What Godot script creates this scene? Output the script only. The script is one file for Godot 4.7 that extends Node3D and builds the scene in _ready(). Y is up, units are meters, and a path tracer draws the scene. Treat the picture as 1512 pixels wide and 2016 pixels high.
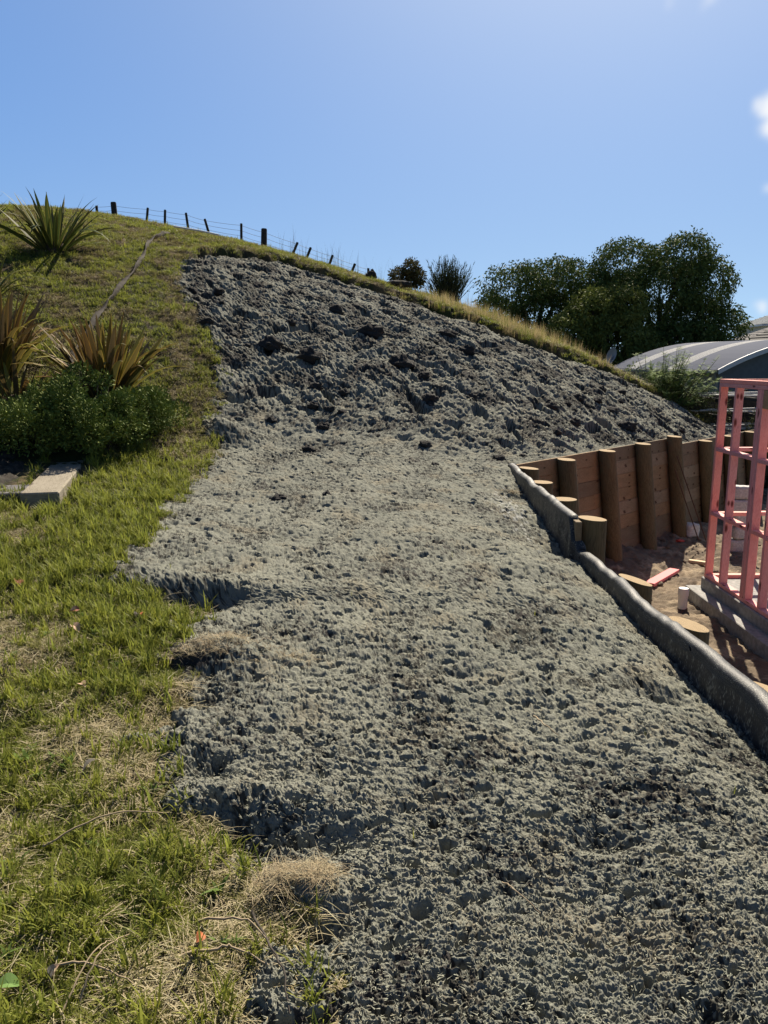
extends Node3D
# A sprayed (hydroseeded) hillside above a timber retaining wall and a pink timber house frame.

var rng := RandomNumberGenerator.new()
var used := {}
const EYE := 1.6
# terrain tables along x
const XS := [-14.0, -8.5, -7.0, -3.4, -0.2, 2.06, 4.7, 6.1, 7.4, 9.0]
const CH := [5.4, 5.34, 5.18, 4.36, 3.36, 2.7, 1.6, 0.7, 0.0, -1.3]
const DC := [20.0, 20.0, 20.0, 19.0, 18.0, 17.5, 17.0, 16.3, 16.5, 17.0]
const XF := [-14.0, -5.0, -3.5, -2.0, 0.0, 1.57, 4.89, 6.5, 9.0]
const DF := [7.2, 7.8, 8.4, 9.4, 9.7, 9.8, 13.2, 14.8, 15.0]
const FH := [0.5, 0.38, 0.3, 0.2, 0.2, 0.33, 0.28, 0.1, -1.35]
# edge of the sprayed ground: left edge x by distance, top edge distance by x
const LD := [0.0, 1.63, 2.05, 2.18, 2.44, 2.9, 3.5, 3.85, 4.51, 4.75, 5.1, 6.27, 9.01, 9.91, 11.15, 12.13, 14.08, 15.2, 16.9, 17.4]
const LX := [-0.1, -0.24, -0.36, -0.52, -0.78, -0.96, -1.05, -1.09, -1.3, -1.75, -1.94, -1.97, -2.01, -2.32, -2.36, -2.77, -3.71, -4.0, -3.7, -3.2]
const TX := [-4.2, -3.39, -2.2, -1.27, -0.17, 1.03, 1.9, 2.73, 3.82, 5.0, 6.3, 7.4, 9.0]
const TD := [15.3, 17.1, 17.7, 17.3, 16.8, 16.3, 15.95, 15.8, 15.9, 16.3, 16.8, 17.0, 17.0]
var tc := PackedFloat32Array()
var td := PackedFloat32Array()
var tf := PackedFloat32Array()
var tb := PackedFloat32Array()
var tt := PackedFloat32Array()
var tl := PackedFloat32Array()
var nz := FastNoiseLite.new()
var nb := FastNoiseLite.new()

func interp(xs: Array, ys: Array, x: float) -> float:
	if x <= xs[0]: return ys[0]
	for i in range(1, xs.size()):
		if x < xs[i]:
			return lerpf(ys[i - 1], ys[i], (x - xs[i - 1]) / (xs[i] - xs[i - 1]))
	return ys[ys.size() - 1]

func smoothed(xs: Array, ys: Array, x: float) -> float:
	var s := 0.0
	for o in [-0.8, -0.4, 0.0, 0.4, 0.8]: s += interp(xs, ys, x + o)
	return s / 5.0

func tables() -> void:
	for i in 3001:
		var x := -30.0 + i * 0.02
		tc.append(smoothed(XS, CH, x)); td.append(smoothed(XS, DC, x))
		tf.append(smoothed(XF, DF, x)); tb.append(smoothed(XF, FH, x))
		tt.append(interp(TX, TD, x))
	for i in 1501: tl.append(interp(LD, LX, i * 0.02))

func wall_x(d: float) -> float:      # the retaining wall's line
	if d > 9.37: return 1.57 + (d - 9.37) * 0.92
	if d > 6.0: return lerpf(1.55, 1.57, (d - 6.0) / 3.37)
	return 1.58 + (6.0 - d) * 0.042

func land(x: float, z: float) -> float:
	var d := -z
	var k := clampf((x + 30.0) / 0.02, 0.0, 2998.0)
	var i := int(k)
	var t := k - i
	var c := tc[i] + (tc[i + 1] - tc[i]) * t
	var dc := td[i] + (td[i + 1] - td[i]) * t
	var df := tf[i] + (tf[i + 1] - tf[i]) * t
	var f := tb[i] + (tb[i + 1] - tb[i]) * t
	var b := 0.0
	if d < 2.0: b = -0.02 + 0.02 * clampf((d + 5.0) / 7.0, 0, 1)
	elif d < 9.5: b = 0.33 * (d - 2.0) / 7.5
	else: b = 0.33 + 0.12 * clampf((d - 9.5) / 4.5, 0, 1)
	b += 0.16 * clampf((-x - 1.2) / 2.2, 0, 1) * clampf((d - 2.5) / 3.5, 0, 1)
	var l := dc - df
	var s := (d - df) / l
	var h := 0.0
	if s > 1.0:
		var u := d - dc
		h = c + (c - f) * 0.55 / l * minf(u, 5.0) - 0.06 * minf(u, 5.0) ** 2 - 0.35 * maxf(0.0, u - 5.0)
		return maxf(h, -1.45)
	if s < -0.3: h = f - (c - f) * 0.4755 + (s + 0.3) * l * 0.3
	else: h = f + (c - f) * (1.45 * s - 0.45 * s * s)
	if d > 11.0: b -= 0.3 * smoothstep(3.6, 5.2, x)
	var kk := lerpf(0.6, 0.08, smoothstep(-0.3, 1.6, x))
	var m := 0.5 * (h + b + sqrt((h - b) * (h - b) + kk * kk))
	if d < 9.3:      # the soil dips behind the near wall
		var away := wall_x(d) - x
		if away < 0.75:
			var q := 1.0 - clampf(away, 0.0, 0.75) / 0.75
			m -= 0.13 * q * q * clampf((9.0 - d) / 2.0, 0, 1) * (1.0 + 0.25 * clampf((6.2 - d) / 0.5, 0, 1))
	return maxf(m, -1.45)

func inside(x: float, d: float) -> float:     # metres inside the sprayed ground, negative outside
	var k := clampf(d / 0.02, 0, 1499.0)
	var a := x - tl[int(k)]
	var q := clampf((x + 30.0) / 0.02, 0, 2999.0)
	return minf(a, tt[int(q)] - d) + 0.15 * nb.get_noise_2d(x * 2.6, d * 2.6) + 0.08 * nb.get_noise_2d(x * 8.0 + 40.0, d * 8.0)

# hollows and mounds one can see one by one: x, distance, radius across, radius deep, height
const DENTS := [[-1.34, 4.55, 0.34, 0.17, -0.17], [-1.02, 4.68, 0.22, 0.11, -0.1], [-1.35, 4.88, 0.4, 0.13, 0.06], [-0.55, 2.34, 0.27, 0.11, -0.1], [-0.45, 2.5, 0.32, 0.1, 0.05], [-0.15, 2.3, 0.12, 0.06, -0.07], [-0.7, 2.75, 0.1, 0.07, -0.07], [-0.85, 3.25, 0.12, 0.06, -0.06], [-0.36, 2.2, 0.14, 0.07, -0.06], [1.36, 3.5, 0.13, 0.09, -0.09],
	[1.38, 8.0, 0.2, 0.2, -0.07], [0.36, 3.58, 0.13, 0.06, -0.035], [0.81, 3.64, 0.06, 0.05, -0.05], [0.72, 2.33, 0.1, 0.06, -0.05], [-0.85, 3.72, 0.25, 0.16, 0.1], [-0.25, 2.04, 0.13, 0.09, 0.065],
	[-0.17, 1.93, 0.09, 0.06, -0.07], [-1.7, 5.0, 0.3, 0.08, 0.05], [0.5, 3.1, 0.2, 0.15, -0.03], [1.1, 5.4, 0.35, 0.2, 0.03], [0.3, 6.0, 0.5, 0.35, 0.04], [-0.6, 7.3, 0.5, 0.3, 0.05], [1.3, 6.9, 0.2, 0.14, -0.07],
	[1.42, 6.1, 0.15, 0.22, -0.08], [-2.05, 9.3, 0.3, 0.2, -0.08], [-2.0, 9.75, 0.35, 0.2, 0.12], [-1.95, 10.5, 0.35, 0.25, 0.14]]

func dents(x: float, d: float) -> float:
	var h := 0.0
	for e in DENTS:
		var a: float = (x - e[0]) / e[2]
		if a > 2.2 or a < -2.2: continue
		var b: float = (d - e[1]) / e[3]
		if b > 2.2 or b < -2.2: continue
		h += e[4] * exp(-a * a - b * b)
	return h

func micro(x: float, d: float) -> float:      # the clods and fibres of the sprayed mulch
	var hill := smoothstep(9.2, 11.5, d)
	var wx := x + 0.02 * nb.get_noise_2d(x * 14.0, d * 14.0)
	var fine := lerpf(0.36, 1.0, smoothstep(8.0, 3.5, d))
	var h := (0.008 + 0.008 * (1.0 - fine)) * nz.get_noise_2d(wx * 15.0, d * 18.0) + 0.012 * fine * absf(nz.get_noise_2d(wx * 42.0 + 9.0, d * 46.0))
	if d < 6.5: h += 0.0056 * smoothstep(6.5, 4.0, d) * nz.get_noise_2d(wx * 75.0, d * 80.0)
	if d < 3.6: h += 0.0038 * smoothstep(3.6, 2.2, d) * nz.get_noise_2d(x * 130.0, d * 140.0 + 7.0)
	var pit := nb.get_noise_2d(wx * 10.0 + 3.0, d * 14.0)
	h -= 0.09 * maxf(0.0, pit - 0.4) * lerpf(0.7, 1.0, fine)
	pit = nb.get_noise_2d(wx * 30.0 + 53.0, d * 36.0)
	h -= 0.022 * fine * maxf(0.0, pit - 0.24)
	h += 0.022 * nb.get_noise_2d(x * 1.7, d * 1.7 + 30.0)
	if d < 9.8: h += dents(x, d)
	if hill > 0.0:
		var g := x * 0.66 - d * 0.75
		var v := x * 0.75 + d * 0.66
		h += hill * (0.05 * nb.get_noise_2d(g * 0.9, v * 1.7) + 0.02 * nb.get_noise_2d(g * 2.0 + 5.0, v * 5.0) + 0.013 * nz.get_noise_2d(g * 5.0, v * 12.0) + 0.013 * nz.get_noise_2d(g * 13.0 + 8.0, v * 22.0))
		h -= hill * 0.5 * maxf(0.0, nb.get_noise_2d(x * 2.3 + 70.0, d * 2.8) - 0.45)
		h -= hill * 0.22 * maxf(0.0, nb.get_noise_2d(x * 5.0 + 170.0, d * 6.0) - 0.45)
	return h

func lawn_micro(x: float, d: float) -> float:
	return 0.03 * nb.get_noise_2d(x * 1.9 + 11.0, d * 1.9) + 0.013 * nz.get_noise_2d(x * 9.0, d * 9.0) + 0.3 * minf(0.0, dents(x, d) if d < 9.8 else 0.0)

func ground_y(x: float, z: float) -> float:
	if inside(x, -z) > 0.0: return land(x, z) + micro(x, -z)
	return land(x, z) + lawn_micro(x, -z)

# ---------------------------------------------------------------- helpers
func numbered(called: String) -> String:
	if not used.has(called):
		used[called] = 0
		return called
	used[called] += 1
	return "%s_%03d" % [called, used[called]]

func tag(o: Node, label: String, category: String, group := "", kind := "") -> void:
	if label: o.set_meta("label", label)
	if category: o.set_meta("category", category)
	if group: o.set_meta("group", group)
	if kind: o.set_meta("kind", kind)

func thing(called: String, at: Vector3, label: String, category: String, group := "") -> Node3D:
	var o := Node3D.new()
	o.name = numbered(called)
	add_child(o)
	o.position = at
	tag(o, label, category, group)
	return o

func obj(called: String, mesh: Mesh, m: Material, at := Transform3D(), parent: Node3D = null) -> MeshInstance3D:
	var o := MeshInstance3D.new()
	o.mesh = mesh
	if m: o.material_override = m
	if parent:
		o.name = called
		parent.add_child(o, true)
		o.transform = world_of(parent).affine_inverse() * at
	else:
		o.name = numbered(called)
		add_child(o)
		o.transform = at
	return o

func world_of(n: Node3D) -> Transform3D:
	var t := n.transform
	var p := n.get_parent()
	while p is Node3D and p != self:
		t = p.transform * t
		p = p.get_parent()
	return t

func at(p: Vector3, b := Basis()) -> Transform3D:
	return Transform3D(b, p)

func lin(r: float, g: float, b: float) -> Color:
	return Color(r, g, b).linear_to_srgb()

func mat(c: Color, rough := 0.9, tex: Texture2D = null, scale := Vector3.ONE, bump: Texture2D = null, bump_cm := 0.2) -> StandardMaterial3D:
	var m := StandardMaterial3D.new()
	m.albedo_color = c
	m.roughness = rough
	m.metallic_specular = 0.4
	if tex: m.albedo_texture = tex
	m.uv1_scale = scale
	if bump:
		m.heightmap_enabled = true
		m.heightmap_texture = bump
		m.heightmap_scale = bump_cm
	return m

func world_mapped(m: StandardMaterial3D) -> StandardMaterial3D:
	m.uv1_triplanar = true
	m.uv1_world_triplanar = true
	return m

func vcol(m: StandardMaterial3D) -> StandardMaterial3D:
	m.vertex_color_use_as_albedo = true
	return m

func arrays_mesh(v: PackedVector3Array, n: PackedVector3Array, idx: PackedInt32Array, c := PackedColorArray(), uv := PackedVector2Array()) -> ArrayMesh:
	var a := []
	a.resize(Mesh.ARRAY_MAX)
	a[Mesh.ARRAY_VERTEX] = v
	a[Mesh.ARRAY_NORMAL] = n
	a[Mesh.ARRAY_INDEX] = idx
	if c.size(): a[Mesh.ARRAY_COLOR] = c
	if uv.size(): a[Mesh.ARRAY_TEX_UV] = uv
	var m := ArrayMesh.new()
	m.add_surface_from_arrays(Mesh.PRIMITIVE_TRIANGLES, a)
	return m

class Soup:
	var v := PackedVector3Array()
	var n := PackedVector3Array()
	var c := PackedColorArray()
	var uv := PackedVector2Array()
	var idx := PackedInt32Array()
	func tri(a: Vector3, b: Vector3, d: Vector3, out: Vector3, ua := Vector2(), ub := Vector2(), ud := Vector2(), col := Color.WHITE) -> void:
		var nn := (d - a).cross(b - a)
		if nn.dot(out) < 0.0:
			var t := b
			b = d
			d = t
			var tu := ub
			ub = ud
			ud = tu
			nn = -nn
		nn = nn.normalized()
		var s := v.size()
		v.append(a); v.append(b); v.append(d)
		for i in 3: n.append(nn); c.append(col)
		uv.append(ua); uv.append(ub); uv.append(ud)
		idx.append(s); idx.append(s + 1); idx.append(s + 2)
	func quad(a: Vector3, b: Vector3, d: Vector3, e: Vector3, out: Vector3, us := [Vector2(), Vector2(1, 0), Vector2(1, 1), Vector2(0, 1)], col := Color.WHITE) -> void:
		tri(a, b, d, out, us[0], us[1], us[2], col)
		tri(a, d, e, out, us[0], us[2], us[3], col)
	# bevelled box, length along x; uv in metres with u along the length
	func box(s: Vector3, b := 0.004, tr := Transform3D(), shift := Vector2(), col := Color.WHITE) -> void:
		var h := s * 0.5
		b = minf(b, minf(h.x, minf(h.y, h.z)) * 0.5)
		var p := func(k: int, sg: Vector3) -> Vector3:
			var q := (h - Vector3(b, b, b))
			q[k] = h[k]
			return q * sg
		var u2 := func(q: Vector3, k: int) -> Vector2:
			if k == 0: return shift + Vector2(q.z, q.y)
			if k == 1: return shift + Vector2(q.x, q.z + 0.31)
			return shift + Vector2(q.x, q.y)
		var add := func(pts: Array, out: Vector3, k: int) -> void:
			var us := []
			for q in pts: us.append(u2.call(q, k))
			for i in range(1, pts.size() - 1):
				tri(tr * pts[0], tr * pts[i], tr * pts[i + 1], tr.basis * out, us[0], us[i], us[i + 1], col)
		for k in 3:
			var i := (k + 1) % 3
			var j := (k + 2) % 3
			for sk in [-1.0, 1.0]:
				var pts := []
				for q in [[-1, -1], [1, -1], [1, 1], [-1, 1]]:
					var sg := Vector3()
					sg[k] = sk; sg[i] = q[0]; sg[j] = q[1]
					pts.append(p.call(k, sg))
				var out := Vector3()
				out[k] = sk
				add.call(pts, out, k)
			for si in [-1.0, 1.0]:
				for sj in [-1.0, 1.0]:
					var s0 := Vector3()
					s0[k] = -1; s0[i] = si; s0[j] = sj
					var s1 := s0
					s1[k] = 1
					var o2 := Vector3()
					o2[i] = si; o2[j] = sj
					add.call([p.call(i, s0), p.call(i, s1), p.call(j, s1), p.call(j, s0)], o2, i if k == 0 else j)
		for sx in [-1.0, 1.0]:
			for sy in [-1.0, 1.0]:
				for sz in [-1.0, 1.0]:
					var sg := Vector3(sx, sy, sz)
					add.call([p.call(0, sg), p.call(1, sg), p.call(2, sg)], sg, 0)
	# a smooth tube along points
	func tube(pts: PackedVector3Array, radii: PackedFloat32Array, sides := 8, col := Color.WHITE, caps := true, squash := 1.0, twist := 0.0, col2 := Color(-1, 0, 0)) -> void:
		var s := v.size()
		var up := Vector3.UP
		if absf((pts[1] - pts[0]).normalized().y) > 0.9: up = Vector3.RIGHT
		var run := 0.0
		for i in pts.size():
			var dir := (pts[mini(i + 1, pts.size() - 1)] - pts[maxi(i - 1, 0)]).normalized()
			var a := dir.cross(up).normalized()
			var b := a.cross(dir).normalized()
			if i: run += pts[i].distance_to(pts[i - 1])
			for k in sides + 1:
				var t := TAU * k / sides
				var ca := cos(t)
				var sb := sin(t) * squash
				var w := twist * run
				var x := ca * cos(w) - sb * sin(w)
				var y := ca * sin(w) + sb * cos(w)
				v.append(pts[i] + (a * x + b * y) * radii[i])
				var nx := ca * squash * cos(w) - sin(t) * sin(w)
				var ny := ca * squash * sin(w) + sin(t) * cos(w)
				n.append((a * nx + b * ny).normalized())
				uv.append(Vector2(run, float(k) / sides * TAU * radii[0]))
				c.append(col2 if col2.r >= 0.0 and sin(t) > 0.0 else col)
		var w1 := sides + 1
		for i in pts.size() - 1:
			for k in sides:
				var q := s + i * w1 + k
				for o in [q, q + 1, q + w1, q + 1, q + w1 + 1, q + w1]: idx.append(o)
		if caps:
			for e in [0, pts.size() - 1]:
				var dir2 := (pts[0] - pts[1]) if e == 0 else (pts[e] - pts[e - 1])
				for k in range(1, sides - 1):
					tri(v[s + e * w1], v[s + e * w1 + k], v[s + e * w1 + k + 1], dir2, Vector2(), Vector2(), Vector2(), col)
	func mesh() -> ArrayMesh:
		var a := []
		a.resize(Mesh.ARRAY_MAX)
		a[Mesh.ARRAY_VERTEX] = v
		a[Mesh.ARRAY_NORMAL] = n
		a[Mesh.ARRAY_COLOR] = c
		a[Mesh.ARRAY_TEX_UV] = uv
		a[Mesh.ARRAY_INDEX] = idx
		var m := ArrayMesh.new()
		m.add_surface_from_arrays(Mesh.PRIMITIVE_TRIANGLES, a)
		return m

func box_mesh(s: Vector3, bevel := 0.004, shift := Vector2()) -> ArrayMesh:
	var q := Soup.new()
	q.box(s, bevel, Transform3D(), shift)
	return q.mesh()

func tube_mesh(pts: PackedVector3Array, radii: PackedFloat32Array, sides := 8) -> ArrayMesh:
	var q := Soup.new()
	q.tube(pts, radii, sides)
	return q.mesh()

func even(r: float, n: int) -> PackedFloat32Array:
	var a := PackedFloat32Array()
	for i in n: a.append(r)
	return a

# lumpy ball, radius about 1
func lump(seed_: int, rough := 0.35, squash := Vector3.ONE, rows := 12, cols := 16, boxy := 0.0) -> ArrayMesh:
	var f := FastNoiseLite.new()
	f.seed = seed_
	f.frequency = 1.1
	var v := PackedVector3Array()
	var n := PackedVector3Array()
	var idx := PackedInt32Array()
	for i in rows + 1:
		for j in cols + 1:
			var a := PI * i / rows
			var b := TAU * (j % cols) / cols
			var p := Vector3(sin(a) * cos(b), cos(a), sin(a) * sin(b))
			if boxy > 0.0:
				var most := maxf(absf(p.x), maxf(absf(p.y), absf(p.z)))
				p = p.lerp(p / most * 0.8, boxy)
			var r := 1.0 + rough * f.get_noise_3dv(p * 1.2) + rough * 0.6 * f.get_noise_3dv(p * 3.0 + Vector3(9, 0, 0)) + rough * 0.3 * f.get_noise_3dv(p * 7.0)
			v.append(p * r * squash)
			n.append(Vector3.ZERO)
	for i in rows:
		for j in cols:
			var q := i * (cols + 1) + j
			for t in [[q, q + 1, q + cols + 1], [q + 1, q + cols + 2, q + cols + 1]]:
				var nn := (v[t[2]] - v[t[0]]).cross(v[t[1]] - v[t[0]])
				var flip := nn.dot(v[t[0]] + v[t[1]] + v[t[2]]) < 0.0
				if flip: nn = -nn
				for k in ([0, 2, 1] if flip else [0, 1, 2]):
					idx.append(t[k])
					n[t[k]] += nn
	for i in rows + 1:
		var s := n[i * (cols + 1)] + n[i * (cols + 1) + cols]
		n[i * (cols + 1)] = s
		n[i * (cols + 1) + cols] = s
	for i in n.size(): n[i] = n[i].normalized() if n[i].length() > 1e-9 else (v[i]).normalized()
	return arrays_mesh(v, n, idx)

# ---------------------------------------------------------------- textures
func noise_image(size: int, freq: float, lo: float, hi: float, seed_: int, oct := 4) -> Image:
	var f := FastNoiseLite.new()
	f.seed = seed_
	f.frequency = freq
	f.fractal_octaves = oct
	var im := f.get_seamless_image(size, size)
	im.convert(Image.FORMAT_L8)
	var d := im.get_data()
	for i in d.size(): d[i] = int(clampf(lerpf(lo, hi, d[i] / 255.0), 0, 1) * 255.0)
	return Image.create_from_data(size, size, false, Image.FORMAT_L8, d)

func tex(im: Image) -> ImageTexture:
	return ImageTexture.create_from_image(im)

# planed timber: u (x) along the grain, 1 m by 0.5 m
func wood_image(light: Color, dark: Color, knot: Color, seed_: int, knots: int, contrast := 1.0) -> Image:
	var w := 768
	var h := 384
	var f := FastNoiseLite.new()
	f.seed = seed_
	f.frequency = 1.0
	var r := RandomNumberGenerator.new()
	r.seed = seed_
	var ks := []
	for i in knots: ks.append([r.randf() * w, r.randf() * h, r.randf_range(6, 11)])
	var im := Image.create(w, h, false, Image.FORMAT_RGB8)
	for y in h:
		for x in w:
			var yy := float(y)
			var nearest := 9.0
			for k in ks:
				var dx: float = (x - k[0]) / 2.2
				var dy: float = y - k[1]
				var q: float = sqrt(dx * dx + dy * dy) / k[2]
				nearest = minf(nearest, q)
				if q < 5.0: yy += signf(dy) * 9.0 * exp(-q * 0.9)
			var ring := f.get_noise_2d(x / 420.0, yy / 34.0) * 5.0 + yy / 40.0
			var g := 0.5 + 0.5 * sin(ring * TAU)
			g = pow(g, 1.8)
			var fine := f.get_noise_2d(x / 60.0, y / 1.7 + 50.0)
			var patch := f.get_noise_2d(x / 200.0 + 9.0, y / 80.0)
			var t := clampf((g * 0.65 + fine * 0.25 + patch * 0.35) * contrast, 0, 1)
			var c := light.lerp(dark, t)
			if nearest < 1.6: c = c.lerp(knot, clampf(1.6 - nearest, 0, 1))
			im.set_pixel(x, y, c)
	return im

func ring_image() -> Image:
	var s := 192
	var f := FastNoiseLite.new()
	f.frequency = 1.0
	var im := Image.create(s, s, false, Image.FORMAT_RGB8)
	for y in s:
		for x in s:
			var p := Vector2(x - s * 0.47, y - s * 0.52) / s
			var d := p.length() + 0.012 * f.get_noise_2d(p.x * 7.0, p.y * 7.0)
			var t := 0.5 + 0.5 * sin(d * 150.0)
			t = t * 0.45 + 0.25 * f.get_noise_2d(x / 6.0, y / 6.0)
			var crack := absf(f.get_noise_2d(atan2(p.y, p.x) * 2.2, 3.0))
			var c := Color(0.64, 0.56, 0.43).lerp(Color(0.42, 0.34, 0.24), clampf(t, 0, 1))
			if crack < 0.02 and d < 0.45 and d > 0.08: c = c.lerp(Color(0.2, 0.15, 0.1), 0.7)
			im.set_pixel(x, y, c)
	return im

# ---------------------------------------------------------------- plants
# a strap leaf rising along +y and bending towards +z
func strap(length: float, width: float, bend: float, fold := 0.35, segs := 9) -> ArrayMesh:
	var s := Soup.new()
	var p := Vector3.ZERO
	var ang := 0.0
	var rows := []
	for i in segs + 1:
		var t := float(i) / segs
		var w := width * 0.5 * (0.55 + 0.45 * smoothstep(0.0, 0.35, t)) * (1.0 - pow(t, 3.5))
		if i == segs: w = 0.001
		var dir := Vector3(0, cos(ang), sin(ang))
		var nrm := Vector3(0, -sin(ang), cos(ang))
		var lift := nrm * (-w * fold * (1.0 - t * 0.6))
		rows.append([p + Vector3(-w, 0, 0) - lift, p, p + Vector3(w, 0, 0) - lift])
		p += dir * length / segs
		ang += bend * (0.25 + 1.5 * t) / segs
	var seg_out := Vector3(0, 0.2, 1)
	for i in segs:
		for k in 2:
			s.quad(rows[i][k], rows[i][k + 1], rows[i + 1][k + 1], rows[i + 1][k], seg_out, [Vector2(k * 0.5, i / float(segs)), Vector2(k * 0.5 + 0.5, i / float(segs)), Vector2(k * 0.5 + 0.5, (i + 1) / float(segs)), Vector2(k * 0.5, (i + 1) / float(segs))])
	return s.mesh()

# a tuft of grass blades, one mesh
func tuft(blades: int, h0: float, h1: float, w: float, spread: float, lean: float, seed_: int, flat := false) -> ArrayMesh:
	var r := RandomNumberGenerator.new()
	r.seed = seed_
	var s := Soup.new()
	for i in blades:
		var a := r.randf() * TAU
		var d := Vector3(cos(a), 0, sin(a))
		var side := Vector3(-d.z, 0, d.x)
		var p := Vector3(r.randf_range(-1, 1), 0, r.randf_range(-1, 1)) * spread
		var h := r.randf_range(h0, h1)
		var l := lean * r.randf_range(0.2, 1.0)
		var ww := w * r.randf_range(0.7, 1.2) * 0.5
		var shade := r.randf_range(0.8, 1.15)
		var col := Color(shade * r.randf_range(0.93, 1.08), shade, shade * r.randf_range(0.85, 1.05))
		var prev_l := p - side * ww
		var prev_r := p + side * ww
		var segs := 3
		for k in range(1, segs + 1):
			var t := float(k) / segs
			var q := p + d * h * l * t * t + Vector3.UP * h * (t - 0.35 * l * t * t)
			if flat: q = p + d * h * t + Vector3.UP * (0.006 + 0.012 * sin(t * 3.0) * r.randf())
			var wk := ww * (1.0 - t * t * 0.92)
			var out := (Vector3.UP * 0.4 + d)
			if k == segs:
				s.tri(prev_l, prev_r, q, out, Vector2(), Vector2(), Vector2(), col)
			else:
				s.quad(prev_l, prev_r, q + side * wk, q - side * wk, out, [Vector2(), Vector2(), Vector2(), Vector2()], col)
			prev_l = q - side * wk
			prev_r = q + side * wk
	return s.mesh()

func scatter(called: String, mesh: Mesh, m: Material, xf: Array, cols: PackedColorArray, label: String, category: String) -> void:
	if xf.is_empty(): return
	var mm := MultiMesh.new()
	mm.transform_format = MultiMesh.TRANSFORM_3D
	mm.use_colors = true
	mm.mesh = mesh
	mm.instance_count = xf.size()
	for i in xf.size():
		mm.set_instance_transform(i, xf[i])
		mm.set_instance_color(i, cols[i])
	var o := MultiMeshInstance3D.new()
	o.name = numbered(called)
	o.multimesh = mm
	o.material_override = m
	add_child(o)
	tag(o, label, category, "", "stuff")

func leaf_mat(back: float) -> StandardMaterial3D:
	var m := vcol(mat(Color.WHITE, 0.7))
	m.metallic_specular = 0.2
	m.cull_mode = BaseMaterial3D.CULL_DISABLED
	m.backlight_enabled = true
	m.backlight = Color(back, back, back)
	return m

# leaves spread through lobes: each lobe [centre, radii]; returns one crown mesh
func crown(lobes: Array, count: int, size: float, aspect: float, c0: Color, c1: Color, seed_: int, droop := 0.3, shell := 0.55, clump := 0.0) -> ArrayMesh:
	var r := RandomNumberGenerator.new()
	r.seed = seed_
	var f := FastNoiseLite.new()
	f.seed = seed_
	f.frequency = 1.0
	var v := PackedVector3Array()
	var n := PackedVector3Array()
	var c := PackedColorArray()
	var idx := PackedInt32Array()
	var total := 0.0
	for l in lobes: total += l[1].x * l[1].y + l[1].y * l[1].z
	for l in lobes:
		var mine := int(count * (l[1].x * l[1].y + l[1].y * l[1].z) / total)
		for i in mine:
			var d := Vector3(r.randfn(), r.randfn(), r.randfn()).normalized()
			var rad: float = lerpf(shell, 1.0, pow(r.randf(), 0.6))
			var rel: Vector3 = d * l[1]
			# ragged: noise pushes the outline in and out
			var k := f.get_noise_3dv(rel * (1.6 / l[1].y) * 2.0 + l[0])
			var k2 := f.get_noise_3dv((l[0] + rel) * (1.4 / maxf(size * 3.0, 0.05)) * 0.35)
			if k2 < -0.18 - clump and rad > 0.5: continue
			rad *= 1.0 + 0.3 * k + 0.12 * k2
			var p: Vector3 = l[0] + rel * rad
			var dir := (Vector3(r.randfn(), r.randfn() * 0.6 - droop * 2.0, r.randfn()) + d * (1.0 - droop)).normalized()
			var side := dir.cross(Vector3(r.randfn(), r.randfn(), r.randfn())).normalized()
			var s := size * r.randf_range(0.6, 1.3)
			var col := c0.lerp(c1, clampf(0.5 + 0.5 * f.get_noise_3dv(p * 0.9 + Vector3(40, 0, 0)) + r.randf_range(-0.35, 0.35), 0, 1))
			var b := v.size()
			v.append(p); v.append(p + dir * s * 0.5 + side * s * aspect * 0.5)
			v.append(p + dir * s); v.append(p + dir * s * 0.5 - side * s * aspect * 0.5)
			var nn := dir.cross(side).normalized()
			for q in 4: n.append(nn); c.append(col)
			for q in [0, 1, 2, 0, 2, 3]: idx.append(b + q)
	return arrays_mesh(v, n, idx, c)

func limbs(s: Soup, base: Vector3, tips: Array, r0: float, trunk_top: Vector3) -> void:
	var mid := base.lerp(trunk_top, 0.5) + Vector3(0.15, 0, 0.1) * r0 * 4.0
	s.tube(PackedVector3Array([base, mid, trunk_top]), PackedFloat32Array([r0 * 1.25, r0, r0 * 0.8]), 10)
	for t in tips:
		var m1 := trunk_top.lerp(t, 0.5) + Vector3.UP * trunk_top.distance_to(t) * 0.12
		s.tube(PackedVector3Array([trunk_top - Vector3(0, r0, 0), m1, t]), PackedFloat32Array([r0 * 0.6, r0 * 0.4, r0 * 0.12]), 7)

# ---------------------------------------------------------------- the place
func _ready() -> void:
	rng.seed = 11
	nz.seed = 3
	nz.frequency = 1.0
	nz.fractal_type = FastNoiseLite.FRACTAL_NONE
	nb.seed = 8
	nb.frequency = 1.0
	nb.fractal_type = FastNoiseLite.FRACTAL_NONE
	tables()
	set_view()
	print("sky ", Time.get_ticks_msec())
	build_ground()
	print("ground ", Time.get_ticks_msec())
	build_wall()
	build_house_frame()
	build_neighbours()
	build_trees()
	print("structures ", Time.get_ticks_msec())
	build_fence()
	build_flax()
	build_bushes()
	build_objects()
	print("objects ", Time.get_ticks_msec())
	build_grass()
	print("grass ", Time.get_ticks_msec())

const SUN_AZ := 17.0
const SUN_EL := 44.0

func sun_dir() -> Vector3:
	var a := deg_to_rad(SUN_AZ)
	var e := deg_to_rad(SUN_EL)
	return Vector3(sin(a) * cos(e), sin(e), -cos(a) * cos(e))

func dir_of(px: float, py: float) -> Vector3:      # sky direction of a spot in the picture, for the clouds
	var v := Vector3((px - 756.0) / 1516.0, (1008.0 - py) / 1516.0, -1.0)
	return (Basis(Vector3.RIGHT, deg_to_rad(-11.0)) * v).normalized()

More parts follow.
